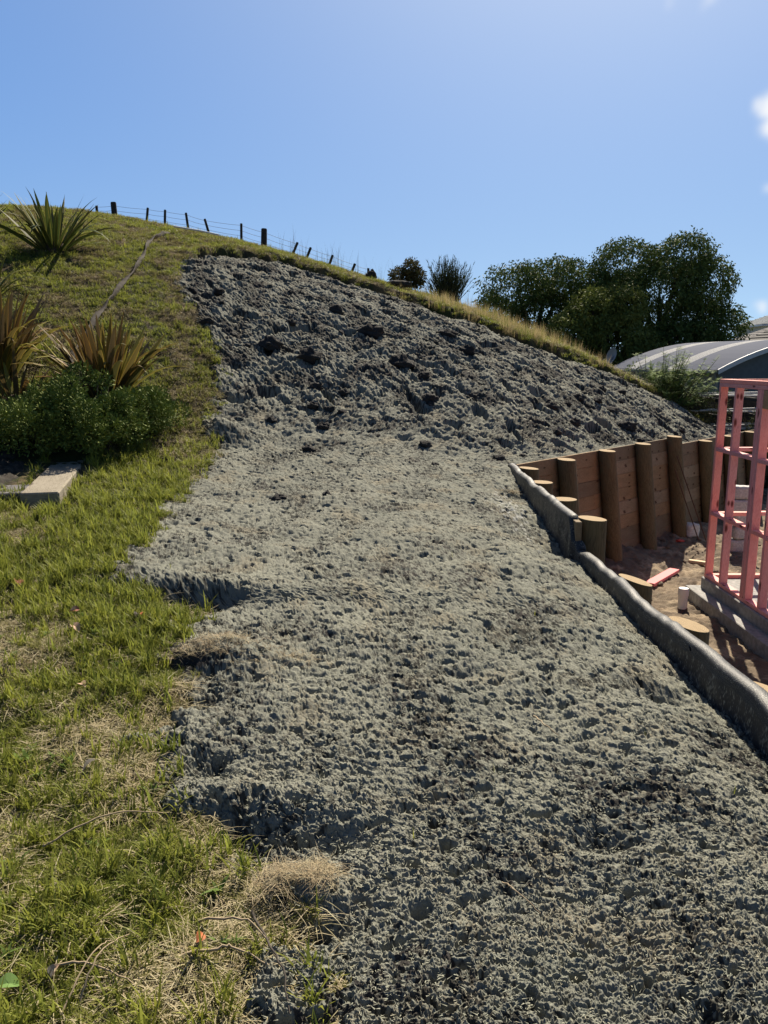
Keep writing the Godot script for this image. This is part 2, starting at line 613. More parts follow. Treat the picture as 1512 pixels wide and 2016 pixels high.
func set_view() -> void:
	var cam := Camera3D.new()
	cam.name = "camera"
	cam.position = Vector3(0, EYE, 0)
	cam.rotation_degrees = Vector3(-11, 0, 0)
	cam.fov = 67.24
	cam.near = 0.05
	cam.far = 3000.0
	add_child(cam)
	cam.current = true
	var sun := DirectionalLight3D.new()
	sun.name = "sun"
	add_child(sun)
	sun.look_at_from_position(sun_dir() * 50.0, Vector3.ZERO)
	sun.light_energy = 1.6
	sun.light_color = Color(1.0, 0.95, 0.87)
	sun.light_angular_distance = 0.5
	sun.shadow_enabled = true
	var env := Environment.new()
	env.background_mode = Environment.BG_SKY
	env.tonemap_mode = Environment.TONE_MAPPER_LINEAR
	env.tonemap_exposure = 2.0
	env.sdfgi_enabled = true
	env.ssao_enabled = true
	env.ssil_enabled = true
	var pan := PanoramaSkyMaterial.new()
	pan.panorama = tex(sky_image())
	var sky := Sky.new()
	sky.sky_material = pan
	env.sky = sky
	var w := WorldEnvironment.new()
	w.name = "air"
	w.environment = env
	add_child(w)

func sky_image() -> Image:
	var w := 1024
	var h := 512
	var im := Image.create(w, h, false, Image.FORMAT_RGBF)
	var s := sun_dir()
	var f := FastNoiseLite.new()
	f.seed = 21
	f.frequency = 1.0
	f.fractal_octaves = 5
	var clouds := [[dir_of(1512, 212), 0.02, 1.0], [dir_of(1545, 222), 0.03, 1.0], [dir_of(1400, -8), 0.018, 0.45], [dir_of(1325, 2), 0.012, 0.25], [dir_of(1516, 372), 0.005, 0.6], [dir_of(1680, 180), 0.07, 1.0], [dir_of(1500, 606), 0.008, 0.8]]
	for y in h:
		var el := (0.5 - (y + 0.5) / h) * PI
		var e := maxf(rad_to_deg(el), 0.0)
		var low := exp(-e / 8.5)
		var up := 1.0 - exp(-e / 40.0)
		var base := Vector3(0.08, 0.265, 0.70).lerp(Vector3(0.014, 0.045, 0.16), smoothstep(8.0, 75.0, e))
		var glow := Vector3(0.40, 0.48, 0.28) * low
		for x in w:
			var az := (x + 0.5) / w * TAU
			var d := Vector3(sin(az) * cos(el), sin(el), -cos(az) * cos(el))
			var g := rad_to_deg(acos(clampf(d.dot(s), -1, 1)))
			# clear air: deepest blue at right angles to the sun, a little paler again opposite it
			var deep := 1.0 - 0.5 * smoothstep(45.0, 95.0, g) + 0.12 * smoothstep(110.0, 170.0, g)
			var c := (base + glow) * deep + Vector3(1.0, 0.9, 0.6) * (1.65 * exp(-g / 14.5))
			var cov := 0.0
			if el > 0.0 and d.z < 0.0 and d.x > 0.2:
				for q in clouds:
					var dist: float = d.distance_to(q[0]) / q[1]
					if dist < 1.6:
						var nn := f.get_noise_3dv(d * 34.0) * 0.7 + f.get_noise_3dv(d * 90.0) * 0.3
						cov = maxf(cov, q[2] * smoothstep(0.0, 0.5, 0.75 - dist + nn))
			c = c.lerp(Vector3(0.95, 0.97, 1.0), cov)
			if el < 0.0: c = Vector3(0.28, 0.33, 0.36)
			c *= 0.5
			im.set_pixel(x, y, Color(c.x, c.y, c.z))
	return im

# one graded sheet: rows of distance, columns spread with distance
func sheet(rows: PackedFloat32Array, cols: int, reach: Callable, height: Callable, color: Callable, keep: Callable) -> ArrayMesh:
	var nr := rows.size()
	var v := PackedVector3Array()
	v.resize(nr * cols)
	var ok := PackedByteArray()
	ok.resize(nr * cols)
	var c := PackedColorArray()
	c.resize(nr * cols)
	for i in nr:
		var d := rows[i]
		var r: Vector2 = reach.call(d)
		for j in cols:
			var x := lerpf(r.x, r.y, float(j) / (cols - 1))
			var k := i * cols + j
			var q: float = keep.call(x, d)
			ok[k] = 1 if q > -900.0 else 0
			if ok[k]:
				v[k] = Vector3(x, height.call(x, d, q), -d)
				c[k] = color.call(x, d, q)
			else: v[k] = Vector3(x, 0, -d)
	var n := PackedVector3Array()
	n.resize(nr * cols)
	for i in nr:
		for j in cols:
			var k := i * cols + j
			if not ok[k]: continue
			var l := k - 1 if j > 0 and ok[k - 1] else k
			var r2 := k + 1 if j < cols - 1 and ok[k + 1] else k
			var a := k - cols if i > 0 and ok[k - cols] else k
			var b := k + cols if i < nr - 1 and ok[k + cols] else k
			var nn := (v[r2] - v[l]).cross(v[b] - v[a])
			n[k] = nn.normalized() if nn.length_squared() > 0 else Vector3.UP
			if n[k].y < 0: n[k] = -n[k]
	var idx := PackedInt32Array()
	for i in nr - 1:
		for j in cols - 1:
			var k := i * cols + j
			if ok[k] and ok[k + 1] and ok[k + cols] and ok[k + cols + 1]:
				idx.append(k); idx.append(k + cols); idx.append(k + 1)
				idx.append(k + 1); idx.append(k + cols); idx.append(k + cols + 1)
	return arrays_mesh(v, n, idx, c)

func build_ground() -> void:
	var grain := tex(noise_image(512, 0.06, 0.72, 1.0, 5, 4))
	var fibre := noise_image(512, 0.09, 0.0, 1.0, 9, 3)
	# sprayed slope
	var rows := PackedFloat32Array()
	var d := 1.1
	while d < 17.9:
		rows.append(d)
		d += minf(d * d / 1232.0 * 1.15, 0.021)
	var mulch_a := Color(0.265, 0.268, 0.22)
	var mulch_b := Color(0.215, 0.221, 0.185)
	var straw := Color(0.28, 0.23, 0.15)
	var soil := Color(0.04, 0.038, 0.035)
	var m := world_mapped(vcol(mat(Color.WHITE, 0.95, grain, Vector3(3.1, 3.1, 3.1), tex(fibre), 0.25)))
	m.metallic_specular = 0.2
	var keep := func(x: float, dd: float) -> float:
		if x > wall_x(dd) - 0.02: return -999.0
		var q := inside(x, dd)
		return q if q > -0.3 else -999.0
	var height := func(x: float, dd: float, q: float) -> float:
		var h := land(x, -dd) + micro(x, dd) + 0.012
		if q < 0.1: h -= 0.16 * smoothstep(0.1, -0.25, q)
		if dd > 14.5:
			var qt := tt[int((x + 30.0) / 0.02)] - dd
			if qt < 0.5: h -= 0.11 * smoothstep(0.5, 0.1, qt)
		var near := wall_x(dd) - x
		if dd > 9.3 and near < 0.35:
			var lip := 0.335 if x < 4.86 else 0.2
			h = minf(h, lerpf(lip, maxf(h, lip), near / 0.35))
		return h
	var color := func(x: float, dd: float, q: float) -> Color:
		var t := 0.5 + 0.5 * nb.get_noise_2d(x * 1.1 + 5.0, dd * 1.1)
		var c := mulch_a.lerp(mulch_b, t)
		var s := nb.get_noise_2d(x * 2.3 + 90.0, dd * 2.3) + 0.5 * nz.get_noise_2d(x * 60.0, dd * 60.0)
		c = c.lerp(straw, 0.4 * smoothstep(0.35, 0.85, s))
		if absf(x - 1.22) < 0.4 and dd < 9.2 and dd > 5.5:
			var chalk := nz.get_noise_2d(x * 12.0, dd * 9.0) + 0.6 * nz.get_noise_2d(x * 40.0, dd * 30.0) - 4.0 * absf(x - 1.22) - 0.7 * absf(dd - 7.3)
			c = c.lerp(Color(0.5, 0.51, 0.48), 0.8 * smoothstep(-0.4, 0.2, chalk))
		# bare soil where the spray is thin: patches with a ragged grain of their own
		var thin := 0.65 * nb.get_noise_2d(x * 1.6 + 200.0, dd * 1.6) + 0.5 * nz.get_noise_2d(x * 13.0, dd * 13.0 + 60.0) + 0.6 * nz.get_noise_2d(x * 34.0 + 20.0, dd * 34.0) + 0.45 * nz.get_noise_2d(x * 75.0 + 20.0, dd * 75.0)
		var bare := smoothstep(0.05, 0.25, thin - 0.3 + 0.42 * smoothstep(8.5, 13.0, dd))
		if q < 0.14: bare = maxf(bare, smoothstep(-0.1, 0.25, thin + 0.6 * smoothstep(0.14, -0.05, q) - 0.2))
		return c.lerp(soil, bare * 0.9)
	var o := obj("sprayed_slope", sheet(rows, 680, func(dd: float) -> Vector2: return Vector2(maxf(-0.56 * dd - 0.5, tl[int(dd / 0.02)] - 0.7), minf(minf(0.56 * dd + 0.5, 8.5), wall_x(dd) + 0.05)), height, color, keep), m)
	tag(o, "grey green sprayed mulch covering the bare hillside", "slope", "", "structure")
	# lawn
	rows = PackedFloat32Array()
	d = 0.9
	while d < 30.0:
		rows.append(d)
		d += clampf(d * d / 1232.0 * 2.2, 0.004, 0.075)
	var l_grn := Color(0.06, 0.072, 0.024)
	var l_dry := Color(0.16, 0.125, 0.065)
	var l_soil := Color(0.06, 0.048, 0.036)
	var ml := world_mapped(vcol(mat(Color.WHITE, 0.95, grain, Vector3(2.3, 2.3, 2.3), tex(fibre), 0.5)))
	ml.metallic_specular = 0.2
	var keep2 := func(x: float, dd: float) -> float:
		if x > wall_x(dd) - 0.02 and dd < 16.2: return -999.0
		var q := inside(x, dd)
		return q if q < 0.35 else -999.0
	var height2 := func(x: float, dd: float, q: float) -> float:
		var h := land(x, -dd) + lawn_micro(x, dd)
		if dd > 14.0: h += 0.09 * smoothstep(0.1, -0.1, q) * smoothstep(-0.9, -0.2, q) * smoothstep(14.0, 16.0, dd)
		if q > 0.0: h -= 0.3 * smoothstep(0.0, 0.3, q)
		return h
	var color2 := func(x: float, dd: float, _q: float) -> Color:
		var t := dryness(x, dd)
		var c := l_grn.lerp(l_dry, smoothstep(0.25, 0.75, t + 0.4 * nz.get_noise_2d(x * 30.0, dd * 30.0)))
		var b := nz.get_noise_2d(x * 4.0 + 31.0, dd * 4.0) + 0.6 * nz.get_noise_2d(x * 21.0, dd * 21.0)
		c = c.lerp(l_soil, smoothstep(0.35, 0.7, b))
		return c
	o = obj("lawn", sheet(rows, 300, func(dd: float) -> Vector2: return Vector2(-0.75 * dd - 2.2, minf(0.7 * dd + 0.9, 10.0)), height2, color2, keep2), ml)
	tag(o, "short patchy grass lawn running up the hill", "lawn", "", "structure")
	# floor of the building site
	rows = PackedFloat32Array()
	d = 0.5
	while d < 17.0:
		rows.append(d)
		d += 0.03
	var e_a := Color(0.25, 0.19, 0.125)
	var e_b := Color(0.13, 0.098, 0.068)
	var e_c := Color(0.36, 0.28, 0.185)
	var ms := world_mapped(vcol(mat(Color.WHITE, 0.95, grain, Vector3(1.9, 1.9, 1.9), tex(fibre), 0.6)))
	var height3 := func(x: float, dd: float, _q: float) -> float: return site_y(x, dd)
	var color3 := func(x: float, dd: float, _q: float) -> Color:
		var t := 0.5 + 0.6 * nb.get_noise_2d(x * 1.3, dd * 1.3 + 8.0) + 0.25 * nz.get_noise_2d(x * 15.0, dd * 15.0)
		var c := e_a.lerp(e_b, clampf(t, 0, 1))
		return c.lerp(e_c, smoothstep(0.3, 0.6, nb.get_noise_2d(x * 2.1 + 55.0, dd * 2.1) + 0.3 * nz.get_noise_2d(x * 22.0, dd * 22.0)))
	var keep3 := func(x: float, dd: float) -> float: return 1.0 if x > wall_x(dd) - 0.35 else -999.0
	o = obj("site_ground", sheet(rows, 260, func(dd: float) -> Vector2: return Vector2(wall_x(dd) - 0.4, wall_x(dd) + 9.0), height3, color3, keep3), ms)
	tag(o, "brown trodden earth floor of the building site", "ground", "", "structure")
	# the wide ground
	var far := PlaneMesh.new()
	far.size = Vector2(2400, 2400)
	var mf := world_mapped(mat(lin(0.09, 0.1, 0.05), 0.95, tex(noise_image(256, 0.03, 0.6, 1.0, 3, 4)), Vector3(0.05, 0.05, 0.05)))
	o = obj("ground", far, mf, at(Vector3(0, -1.62, 0)))
	tag(o, "flat grassy ground beyond the hill", "ground", "", "structure")

func dryness(x: float, d: float) -> float:
	var t := 0.5 + 0.55 * nb.get_noise_2d(x * 0.9 + 17.0, d * 0.9) + 0.3 * nb.get_noise_2d(x * 2.7, d * 2.7 + 44.0)
	# greener strip beside the sprayed ground further off, drier thatch close by
	t += 0.17 * (smoothstep(4.6, 3.0, d)) - 0.28 * smoothstep(3.6, 5.0, d) * smoothstep(9.0, 7.5, d)
	return clampf(t, 0, 1)

func site_y(x: float, d: float) -> float:
	var y := -1.36 + 0.035 * nb.get_noise_2d(x * 1.5, d * 1.5) + 0.022 * nz.get_noise_2d(x * 8.0, d * 8.0) + 0.012 * nz.get_noise_2d(x * 22.0, d * 22.0)
	var off := x - wall_x(d)
	if d > 9.0: y += 0.2 * smoothstep(1.6, 0.1, off)
	y += 0.13 * exp(-pow((x - 3.35) / 0.3, 2.0) - pow((d - 11.2) / 0.3, 2.0))
	return y

# ---------------------------------------------------------------- retaining wall
var board_mats := []
var pole_mat: StandardMaterial3D
var end_mat: StandardMaterial3D

func pole(radius: float, length: float, slant: float, seed_: int) -> ArrayMesh:
	# round timber pole, top at y = 0, reaching down; two surfaces: side and sawn end
	var r := RandomNumberGenerator.new()
	r.seed = seed_
	var f := FastNoiseLite.new()
	f.seed = seed_
	f.frequency = 1.0
	var side := Soup.new()
	var sides := 20
	var rows := 12
	for i in rows + 1:
		for k in sides + 1:
			var t := TAU * (k % sides) / sides
			var y := -length * i / rows
			var rr := radius * (1.0 + 0.03 * f.get_noise_2d(cos(t) * 1.5 + seed_, sin(t) * 1.5 + y * 0.6)) * (1.0 + 0.02 * i / rows)
			if i == 0: rr *= 0.975
			var p := Vector3(cos(t) * rr, y, sin(t) * rr)
			if i == 0: p.y = slant * cos(t) * rr
			elif i == 1: p.y = minf(y, -0.012 + slant * cos(t) * rr) if rows > 60 else -0.014 + slant * cos(t) * rr
			side.v.append(p)
			side.n.append(Vector3(cos(t), 0.25 if i == 0 else 0.0, sin(t)).normalized())
			side.c.append(Color.WHITE)
			side.uv.append(Vector2(y + seed_ * 0.37, float(k) / sides * 0.5))
	for i in rows:
		for k in sides:
			var q := i * (sides + 1) + k
			for o in [q, q + sides + 1, q + 1, q + 1, q + sides + 1, q + sides + 2]: side.idx.append(o)
	var m := side.mesh()
	var top := Soup.new()
	for k in sides:
		var a := side.v[k]
		var b := side.v[k + 1]
		var uv := func(p: Vector3) -> Vector2: return Vector2(0.5 + p.x / radius * 0.48, 0.5 + p.z / radius * 0.48)
		top.tri(Vector3.ZERO, a, b, Vector3.UP, Vector2(0.5, 0.5), uv.call(a), uv.call(b))
	var arr := []
	arr.resize(Mesh.ARRAY_MAX)
	arr[Mesh.ARRAY_VERTEX] = top.v
	arr[Mesh.ARRAY_NORMAL] = top.n
	arr[Mesh.ARRAY_TEX_UV] = top.uv
	arr[Mesh.ARRAY_INDEX] = top.idx
	m.add_surface_from_arrays(Mesh.PRIMITIVE_TRIANGLES, arr)
	m.surface_set_material(0, pole_mat)
	m.surface_set_material(1, end_mat)
	return m

func speckle_image() -> Image:
	var s := 512
	var f := FastNoiseLite.new()
	f.seed = 88
	f.frequency = 0.09
	f.fractal_octaves = 3
	var a := f.get_seamless_image(s, s)
	f.frequency = 0.012
	var b := f.get_seamless_image(s, s)
	var im := Image.create(s, s, false, Image.FORMAT_RGB8)
	for y in s:
		for x in s:
			var t := a.get_pixel(x, y).r + 0.35 * (b.get_pixel(x, y).r - 0.5) - 0.06
			im.set_pixel(x, y, Color(0.03, 0.031, 0.034).lerp(Color(0.2, 0.2, 0.17), smoothstep(0.5, 0.78, t)).linear_to_srgb())
	return im

func frame_of(along: Vector3, up: Vector3) -> Basis:
	var x := along.normalized()
	var z := x.cross(up).normalized()
	return Basis(x, z.cross(x).normalized(), z)

func boards(parent: Node3D, a: Vector3, b: Vector3, top: float, count: int, joints: Array, lean_to: Vector3, seed_: int) -> void:
	var r := RandomNumberGenerator.new()
	r.seed = seed_
	var len_ := a.distance_to(b)
	var dir := (b - a).normalized()
	var up := (Vector3.UP + lean_to).normalized()
	var basis := frame_of(dir, up)
	var cuts := [0.0] + joints + [len_]
	for i in count:
		for k in cuts.size() - 1:
			var l: float = cuts[k + 1] - cuts[k] - 0.004
			var mid: float = (cuts[k + 1] + cuts[k]) * 0.5
			var p: Vector3 = a + dir * mid
			p.y = top
			p += up * (-0.1 - i * 0.204) + basis.z * r.randf_range(-0.004, 0.004)
			var me := box_mesh(Vector3(l, 0.202, 0.048), 0.003, Vector2(r.randf() * 3.0, r.randf() * 2.0))
			obj("board", me, board_mats[r.randi() % board_mats.size()], at(p, basis), parent)

func build_wall() -> void:
	var wim := wood_image(Color(0.57, 0.50, 0.395), Color(0.44, 0.37, 0.275), Color(0.28, 0.2, 0.13), 4, 7)
	var wtex := tex(wim)
	var wim2 := wood_image(Color(0.545, 0.475, 0.375), Color(0.42, 0.355, 0.265), Color(0.28, 0.2, 0.13), 14, 5)
	var wtex2 := tex(wim2)
	for c in [Color(1, 1, 1), Color(0.93, 0.9, 0.88), Color(1.0, 0.95, 0.88), Color(0.88, 0.88, 0.86)]:
		board_mats.append(mat(c, 0.85, wtex if board_mats.size() % 2 == 0 else wtex2, Vector3(0.9, 1.9, 1), wtex, 0.12))
	var pim := wood_image(Color(0.50, 0.43, 0.33), Color(0.34, 0.29, 0.215), Color(0.2, 0.15, 0.1), 24, 3)
	var pt := tex(pim)
	pole_mat = mat(Color(0.84, 0.86, 0.8), 0.9, pt, Vector3(0.7, 1.6, 1), pt, 0.15)
	end_mat = mat(Color(1, 1, 1), 0.9, tex(ring_image()), Vector3.ONE)
	# back run
	var u := Vector3(0.677, 0, -0.736)
	var n := Vector3(0.736, 0, 0.677)
	var a := Vector3(1.57, 0, -9.37)
	var lean := -n * 0.13
	var w := thing("retaining_wall", Vector3(1.57, -1.3, -9.37), "tall timber retaining wall of brown boards and round posts below the hillside", "retaining wall")
	boards(w, a, a + u * 4.86, 0.36, 8, [2.25], lean, 5)
	var tops := [0.35, 0.37, 0.38, 0.41]
	var ts := [1.06, 2.2, 3.37, 4.55]
	var up := (Vector3.UP + lean).normalized()
	for i in 4:
		var p: Vector3 = a + u * ts[i] + n * 0.145
		p.y = tops[i]
		obj("post", pole(0.118, 2.3, 0.2, i + 3), null, at(p, Basis(Vector3.UP.cross(up).normalized(), Vector3.UP.angle_to(up)) * Basis(Vector3.UP, 2.398)), w)
	# the run beyond it, a step lower
	var w2 := thing("retaining_wall", a + u * 4.9 + Vector3(0, -1.3, 0), "lower timber retaining wall continuing behind the pink frame", "retaining wall")
	boards(w2, a + u * 4.92 + n * 0.03, a + u * 8.9 + n * 0.03, 0.235, 7, [2.0], lean, 9)
	for i in 3:
		var p: Vector3 = a + u * (5.85 + i * 1.2) + n * 0.175
		p.y = 0.245
		obj("post", pole(0.118, 2.1, 0.2, i + 12), null, at(p, Basis(Vector3.UP.cross(up).normalized(), Vector3.UP.angle_to(up)) * Basis(Vector3.UP, 2.398)), w2)
	# near run, towards the viewer, in two steps
	var w3 := thing("retaining_wall", Vector3(1.56, -1.36, -6.0), "near timber retaining wall with post tops, black sheet draped over its edge", "retaining wall")
	boards(w3, Vector3(1.572, 0, -9.33), Vector3(1.553, 0, -6.0), 0.35, 8, [1.2, 2.4], Vector3.ZERO, 31)
	boards(w3, Vector3(1.585, 0, -5.97), Vector3(1.79, 0, -1.1), 0.11, 7, [1.5, 3.2], Vector3.ZERO, 32)
	for q in [[1.71, 9.02, 0.375], [1.70, 8.2, 0.335], [1.70, 7.15, 0.335], [1.70, 6.16, 0.35], [1.76, 5.2, 0.105], [1.795, 4.33, 0.085], [1.83, 3.42, 0.07], [1.87, 2.4, 0.06]]:
		obj("post", pole(0.118, 1.9, rng.randf_range(0.0, 0.1) if q[1] > 6.0 else rng.randf_range(0.2, 0.32), int(q[1] * 10)), null, at(Vector3(q[0], q[2], -q[1]), Basis(Vector3.UP, PI + rng.randf_range(-0.3, 0.3))), w3)
	# black sheet over the near run
	var ms := mat(Color.WHITE, 0.52, tex(speckle_image()))
	ms.metallic_specular = 0.32
	var sp := noise_image(512, 0.11, 0.0, 1.0, 77, 4)
	ms.heightmap_enabled = true
	ms.heightmap_texture = tex(sp)
	ms.heightmap_scale = 0.1
	ms.uv1_scale = Vector3(2, 2, 2)
	for part in [[9.42, 5.93, 0.36], [6.02, 0.9, 0.125]]:
		var d0: float = part[0]
		var d1: float = part[1]
		var rows := int((d0 - d1) / 0.022)
		var prof := [Vector2(-0.062, -0.62), Vector2(-0.06, -0.45), Vector2(-0.055, -0.33), Vector2(-0.05, -0.25), Vector2(-0.046, -0.19), Vector2(-0.044, -0.14), Vector2(-0.045, -0.1), Vector2(-0.046, -0.065), Vector2(-0.047, -0.035), Vector2(-0.044, -0.012), Vector2(-0.034, 0.001), Vector2(-0.012, 0.005), Vector2(0.014, 0.009), Vector2(0.03, 0.001), Vector2(0.038, -0.014), Vector2(0.04, -0.035), Vector2(0.041, -0.05)]
		var np := prof.size()
		var v := PackedVector3Array()
		var c := PackedColorArray()
		var uv := PackedVector2Array()
		for i in rows + 1:
			var dd := lerpf(d0, d1, float(i) / rows)
			var sag := 0.045 * nb.get_noise_2d(dd * 1.1, 5.0) + 0.014 * nb.get_noise_2d(dd * 5.0, 9.0)
			for k in np:
				var p: Vector2 = prof[k]
				var drop := p.y
				if k >= np - 4: drop -= 0.02 * (1.0 + nb.get_noise_2d(dd * 3.0, 20.0)) * (k - np + 5) / 4.0
				var bulge := (0.028 * nb.get_noise_2d(dd * 2.2, p.y * 4.0 + 30.0) + 0.012 * nb.get_noise_2d(dd * 7.0, p.y * 9.0)) * smoothstep(0.0, -0.2, p.y) if k < 9 else 0.003 * nb.get_noise_2d(dd * 9.0, k)
				var x := wall_x(dd) + p.x - absf(bulge) - 0.006 + 0.014 * nb.get_noise_2d(dd * 1.6, 3.0)
				v.append(Vector3(x, part[2] - (0.23 * smoothstep(6.16, 5.94, dd) if d0 > 8.0 else 0.0) + drop + minf(sag, 0.015) * (1.0 if k < 9 else 0.7) + 0.012, -dd))
				c.append(Color.WHITE)
				uv.append(Vector2(dd, 0.02 + (k - 8) * 0.022 if k >= 8 else 0.3 + (p.y + 0.62) * 0.3))
		var nn := PackedVector3Array()
		nn.resize(v.size())
		var idx := PackedInt32Array()
		for i in rows + 1:
			for k in np:
				var q := i * np + k
				var e := (v[q + np] if i < rows else v[q]) - (v[q - np] if i > 0 else v[q])
				var g := (v[q + 1] if k < np - 1 else v[q]) - (v[q - 1] if k > 0 else v[q])
				nn[q] = e.cross(g).normalized()
				if k < 8 and nn[q].x > 0.0 or k > 13 and nn[q].x < 0.0 or k >= 8 and k <= 13 and nn[q].y < 0.0: nn[q] = -nn[q]
				if i < rows and k < np - 1:
					for t in [q, q + 1, q + np, q + 1, q + np + 1, q + np]: idx.append(t)
		var o := obj("plastic_sheet", arrays_mesh(v, nn, idx, c, uv), ms)
		tag(o, "mulch speckled black sheet draped over the taller part of the near wall" if d0 > 8.0 else "mulch speckled black sheet draped over the lower part of the near wall", "plastic sheet", "black sheets over the near wall")

# ---------------------------------------------------------------- house frame
func build_house_frame() -> void:
	# slab
	var conc := tex(noise_image(512, 0.02, 0.75, 1.0, 41, 5))
	var mc := world_mapped(mat(lin(0.36, 0.355, 0.335), 0.9, conc, Vector3(1.3, 1.3, 1.3), tex(noise_image(256, 0.1, 0, 1, 42, 3)), 0.1))
	var slab := thing("concrete_slab", Vector3(4.05, -1.4, -9.4), "pale grey concrete slab with stepped edge under the pink frame", "slab")
	obj("slab_top", box_mesh(Vector3(8.0, 0.3, 8.5), 0.008), mc, at(Vector3(8.01, -1.205, -5.15)), slab)
	obj("edge_ledge", box_mesh(Vector3(8.3, 0.32, 8.72), 0.008), mc, at(Vector3(8.01, -1.36, -5.15)), slab)
	# pink framing
	var pim := tex(wood_image(Color(0.93, 0.65, 0.61), Color(0.85, 0.54, 0.52), Color(0.42, 0.2, 0.17), 54, 9, 1.25))
	var pim2 := tex(wood_image(Color(0.92, 0.68, 0.63), Color(0.83, 0.55, 0.52), Color(0.42, 0.2, 0.17), 58, 6, 1.25))
	var mats := []
	for c in [Color(1, 1, 1), Color(0.95, 0.93, 0.95), Color(1, 0.96, 0.92)]: mats.append(mat(c, 0.7, pim if mats.size() != 1 else pim2, Vector3(0.8, 1.7, 1), pim, 0.05))
	var base := -1.055
	var top := base + 2.46
	var f := thing("house_frame", Vector3(4.09, base, -9.34), "pink treated timber house frame of studs and plates standing on a slab", "house frame")
	var stick := func(called: String, size: Vector3, p: Vector3, b: Basis) -> void:
		obj(called, box_mesh(size, 0.003, Vector2(rng.randf() * 4.0, rng.randf() * 3.0)), mats[rng.randi() % 3], at(p, b), f)
	var along_z := Basis(Vector3(0, 0, 1), Vector3.UP, Vector3(-1, 0, 0))
	var upright := Basis(Vector3.UP, Vector3(1, 0, 0), Vector3(0, 0, -1))      # length up, 90 across x, 45 along z
	var upright_b := Basis(Vector3.UP, Vector3(0, 0, 1), Vector3(1, 0, 0))
	var x0 := 4.085
	# wall along the side, running towards the viewer
	var za := -9.39
	var zb := -3.6
	stick.call("bottom_plate", Vector3(zb - za, 0.045, 0.09), Vector3(x0, base + 0.0225, (za + zb) / 2), along_z)
	stick.call("top_plate", Vector3(zb - za, 0.045, 0.09), Vector3(x0, top - 0.07, (za + zb) / 2), along_z)
	stick.call("top_plate", Vector3(zb - za, 0.045, 0.092), Vector3(x0, top - 0.0235, (za + zb) / 2), along_z)
	var sh := 2.46 - 0.045 - 0.094
	var sy := base + 0.0455 + sh / 2
	var studs := [9.365, 8.95, 8.40, 8.354, 8.308, 7.98, 7.58, 7.1, 6.5, 5.9, 5.3, 4.7, 4.1]
	for s in studs:
		var hh := sh
		var yy := sy
		if s == 7.98 or s == 7.58:
			hh = sh - 0.2
			yy = sy - 0.1
		stick.call("stud", Vector3(hh, 0.09, 0.045), Vector3(x0, yy, -s), upright)
	for q in [[9.3425, 8.9725], [8.9275, 8.4225], [8.2855, 8.0025], [7.9575, 7.6025], [7.5575, 7.1225], [7.0775, 6.5225]]:
		for fr in [0.345, 0.665]:
			var l: float = q[0] - q[1] - 0.002
			stick.call("nogging", Vector3(l, 0.045, 0.088), Vector3(x0, base + 2.46 * (1.0 - fr) + rng.randf_range(-0.01, 0.01), -(q[0] + q[1]) / 2), along_z)
	# lintel over the opening
	var lint := tex(wood_image(Color(0.68, 0.55, 0.40), Color(0.52, 0.40, 0.28), Color(0.3, 0.2, 0.12), 66, 4))
	var o := obj("lintel", box_mesh(Vector3(1.16, 0.195, 0.088), 0.003), mat(Color.WHITE, 0.8, lint, Vector3(0.8, 1.7, 1)), at(Vector3(x0, top - 0.094 - 0.1, -7.704), along_z), f)
	tag(o, "unpainted brown timber lintel", "")
	# wall across the back, running to the right
	var xb := 9.0
	var zb2 := -9.345
	stick.call("bottom_plate", Vector3(xb - x0 - 0.05, 0.045, 0.09), Vector3((xb + x0 + 0.05) / 2, base + 0.0225, zb2), Basis())
	stick.call("top_plate", Vector3(xb - x0 - 0.05, 0.045, 0.09), Vector3((xb + x0 + 0.05) / 2, top - 0.07, zb2), Basis())
	stick.call("top_plate", Vector3(xb - x0 - 0.05, 0.045, 0.092), Vector3((xb + x0 + 0.05) / 2, top - 0.0235, zb2), Basis())
	var xs := [4.62, 5.2, 5.8, 6.4, 7.0, 7.6, 8.2]
	var last := x0 + 0.047
	for x in xs:
		stick.call("stud", Vector3(sh, 0.09, 0.045), Vector3(x, sy, zb2), upright_b)
		for fr in [0.345, 0.665]:
			stick.call("nogging", Vector3(x - last - 0.05, 0.045, 0.088), Vector3((x + last) / 2, base + 2.46 * (1.0 - fr) + rng.randf_range(-0.01, 0.01), zb2), Basis())
		last = x + 0.0
	# angled brace behind the top corner
	var bd := Vector3(0.55, -0.42, 0.0)
	stick.call("brace", Vector3(bd.length(), 0.07, 0.035), Vector3(4.75, top - 0.32, -9.26), frame_of(bd, Vector3(0, 0, 1)))
	# drain pipe stub by the slab corner
	var pv := Soup.new()
	pv.tube(PackedVector3Array([Vector3.ZERO, Vector3(0, 0.2, 0), Vector3(0, 0.235, 0), Vector3(0, 0.243, 0)]), PackedFloat32Array([0.056, 0.056, 0.056, 0.05]), 20)
	var pw := mat(lin(0.72, 0.71, 0.68), 0.45)
	var pipe := thing("drain_pipe", Vector3(3.66, site_y(3.66, 9.05) - 0.02, -9.05), "short white plastic drain pipe standing at the slab corner", "pipe")
	obj("pipe", pv.mesh(), pw, at(pipe.position), pipe)
	var pc := Soup.new()
	pc.tube(PackedVector3Array([Vector3(0, 0.165, 0), Vector3(0, 0.245, 0), Vector3(0, 0.256, 0)]), PackedFloat32Array([0.064, 0.064, 0.056]), 20)
	obj("cap", pc.mesh(), pw, at(pipe.position), pipe)

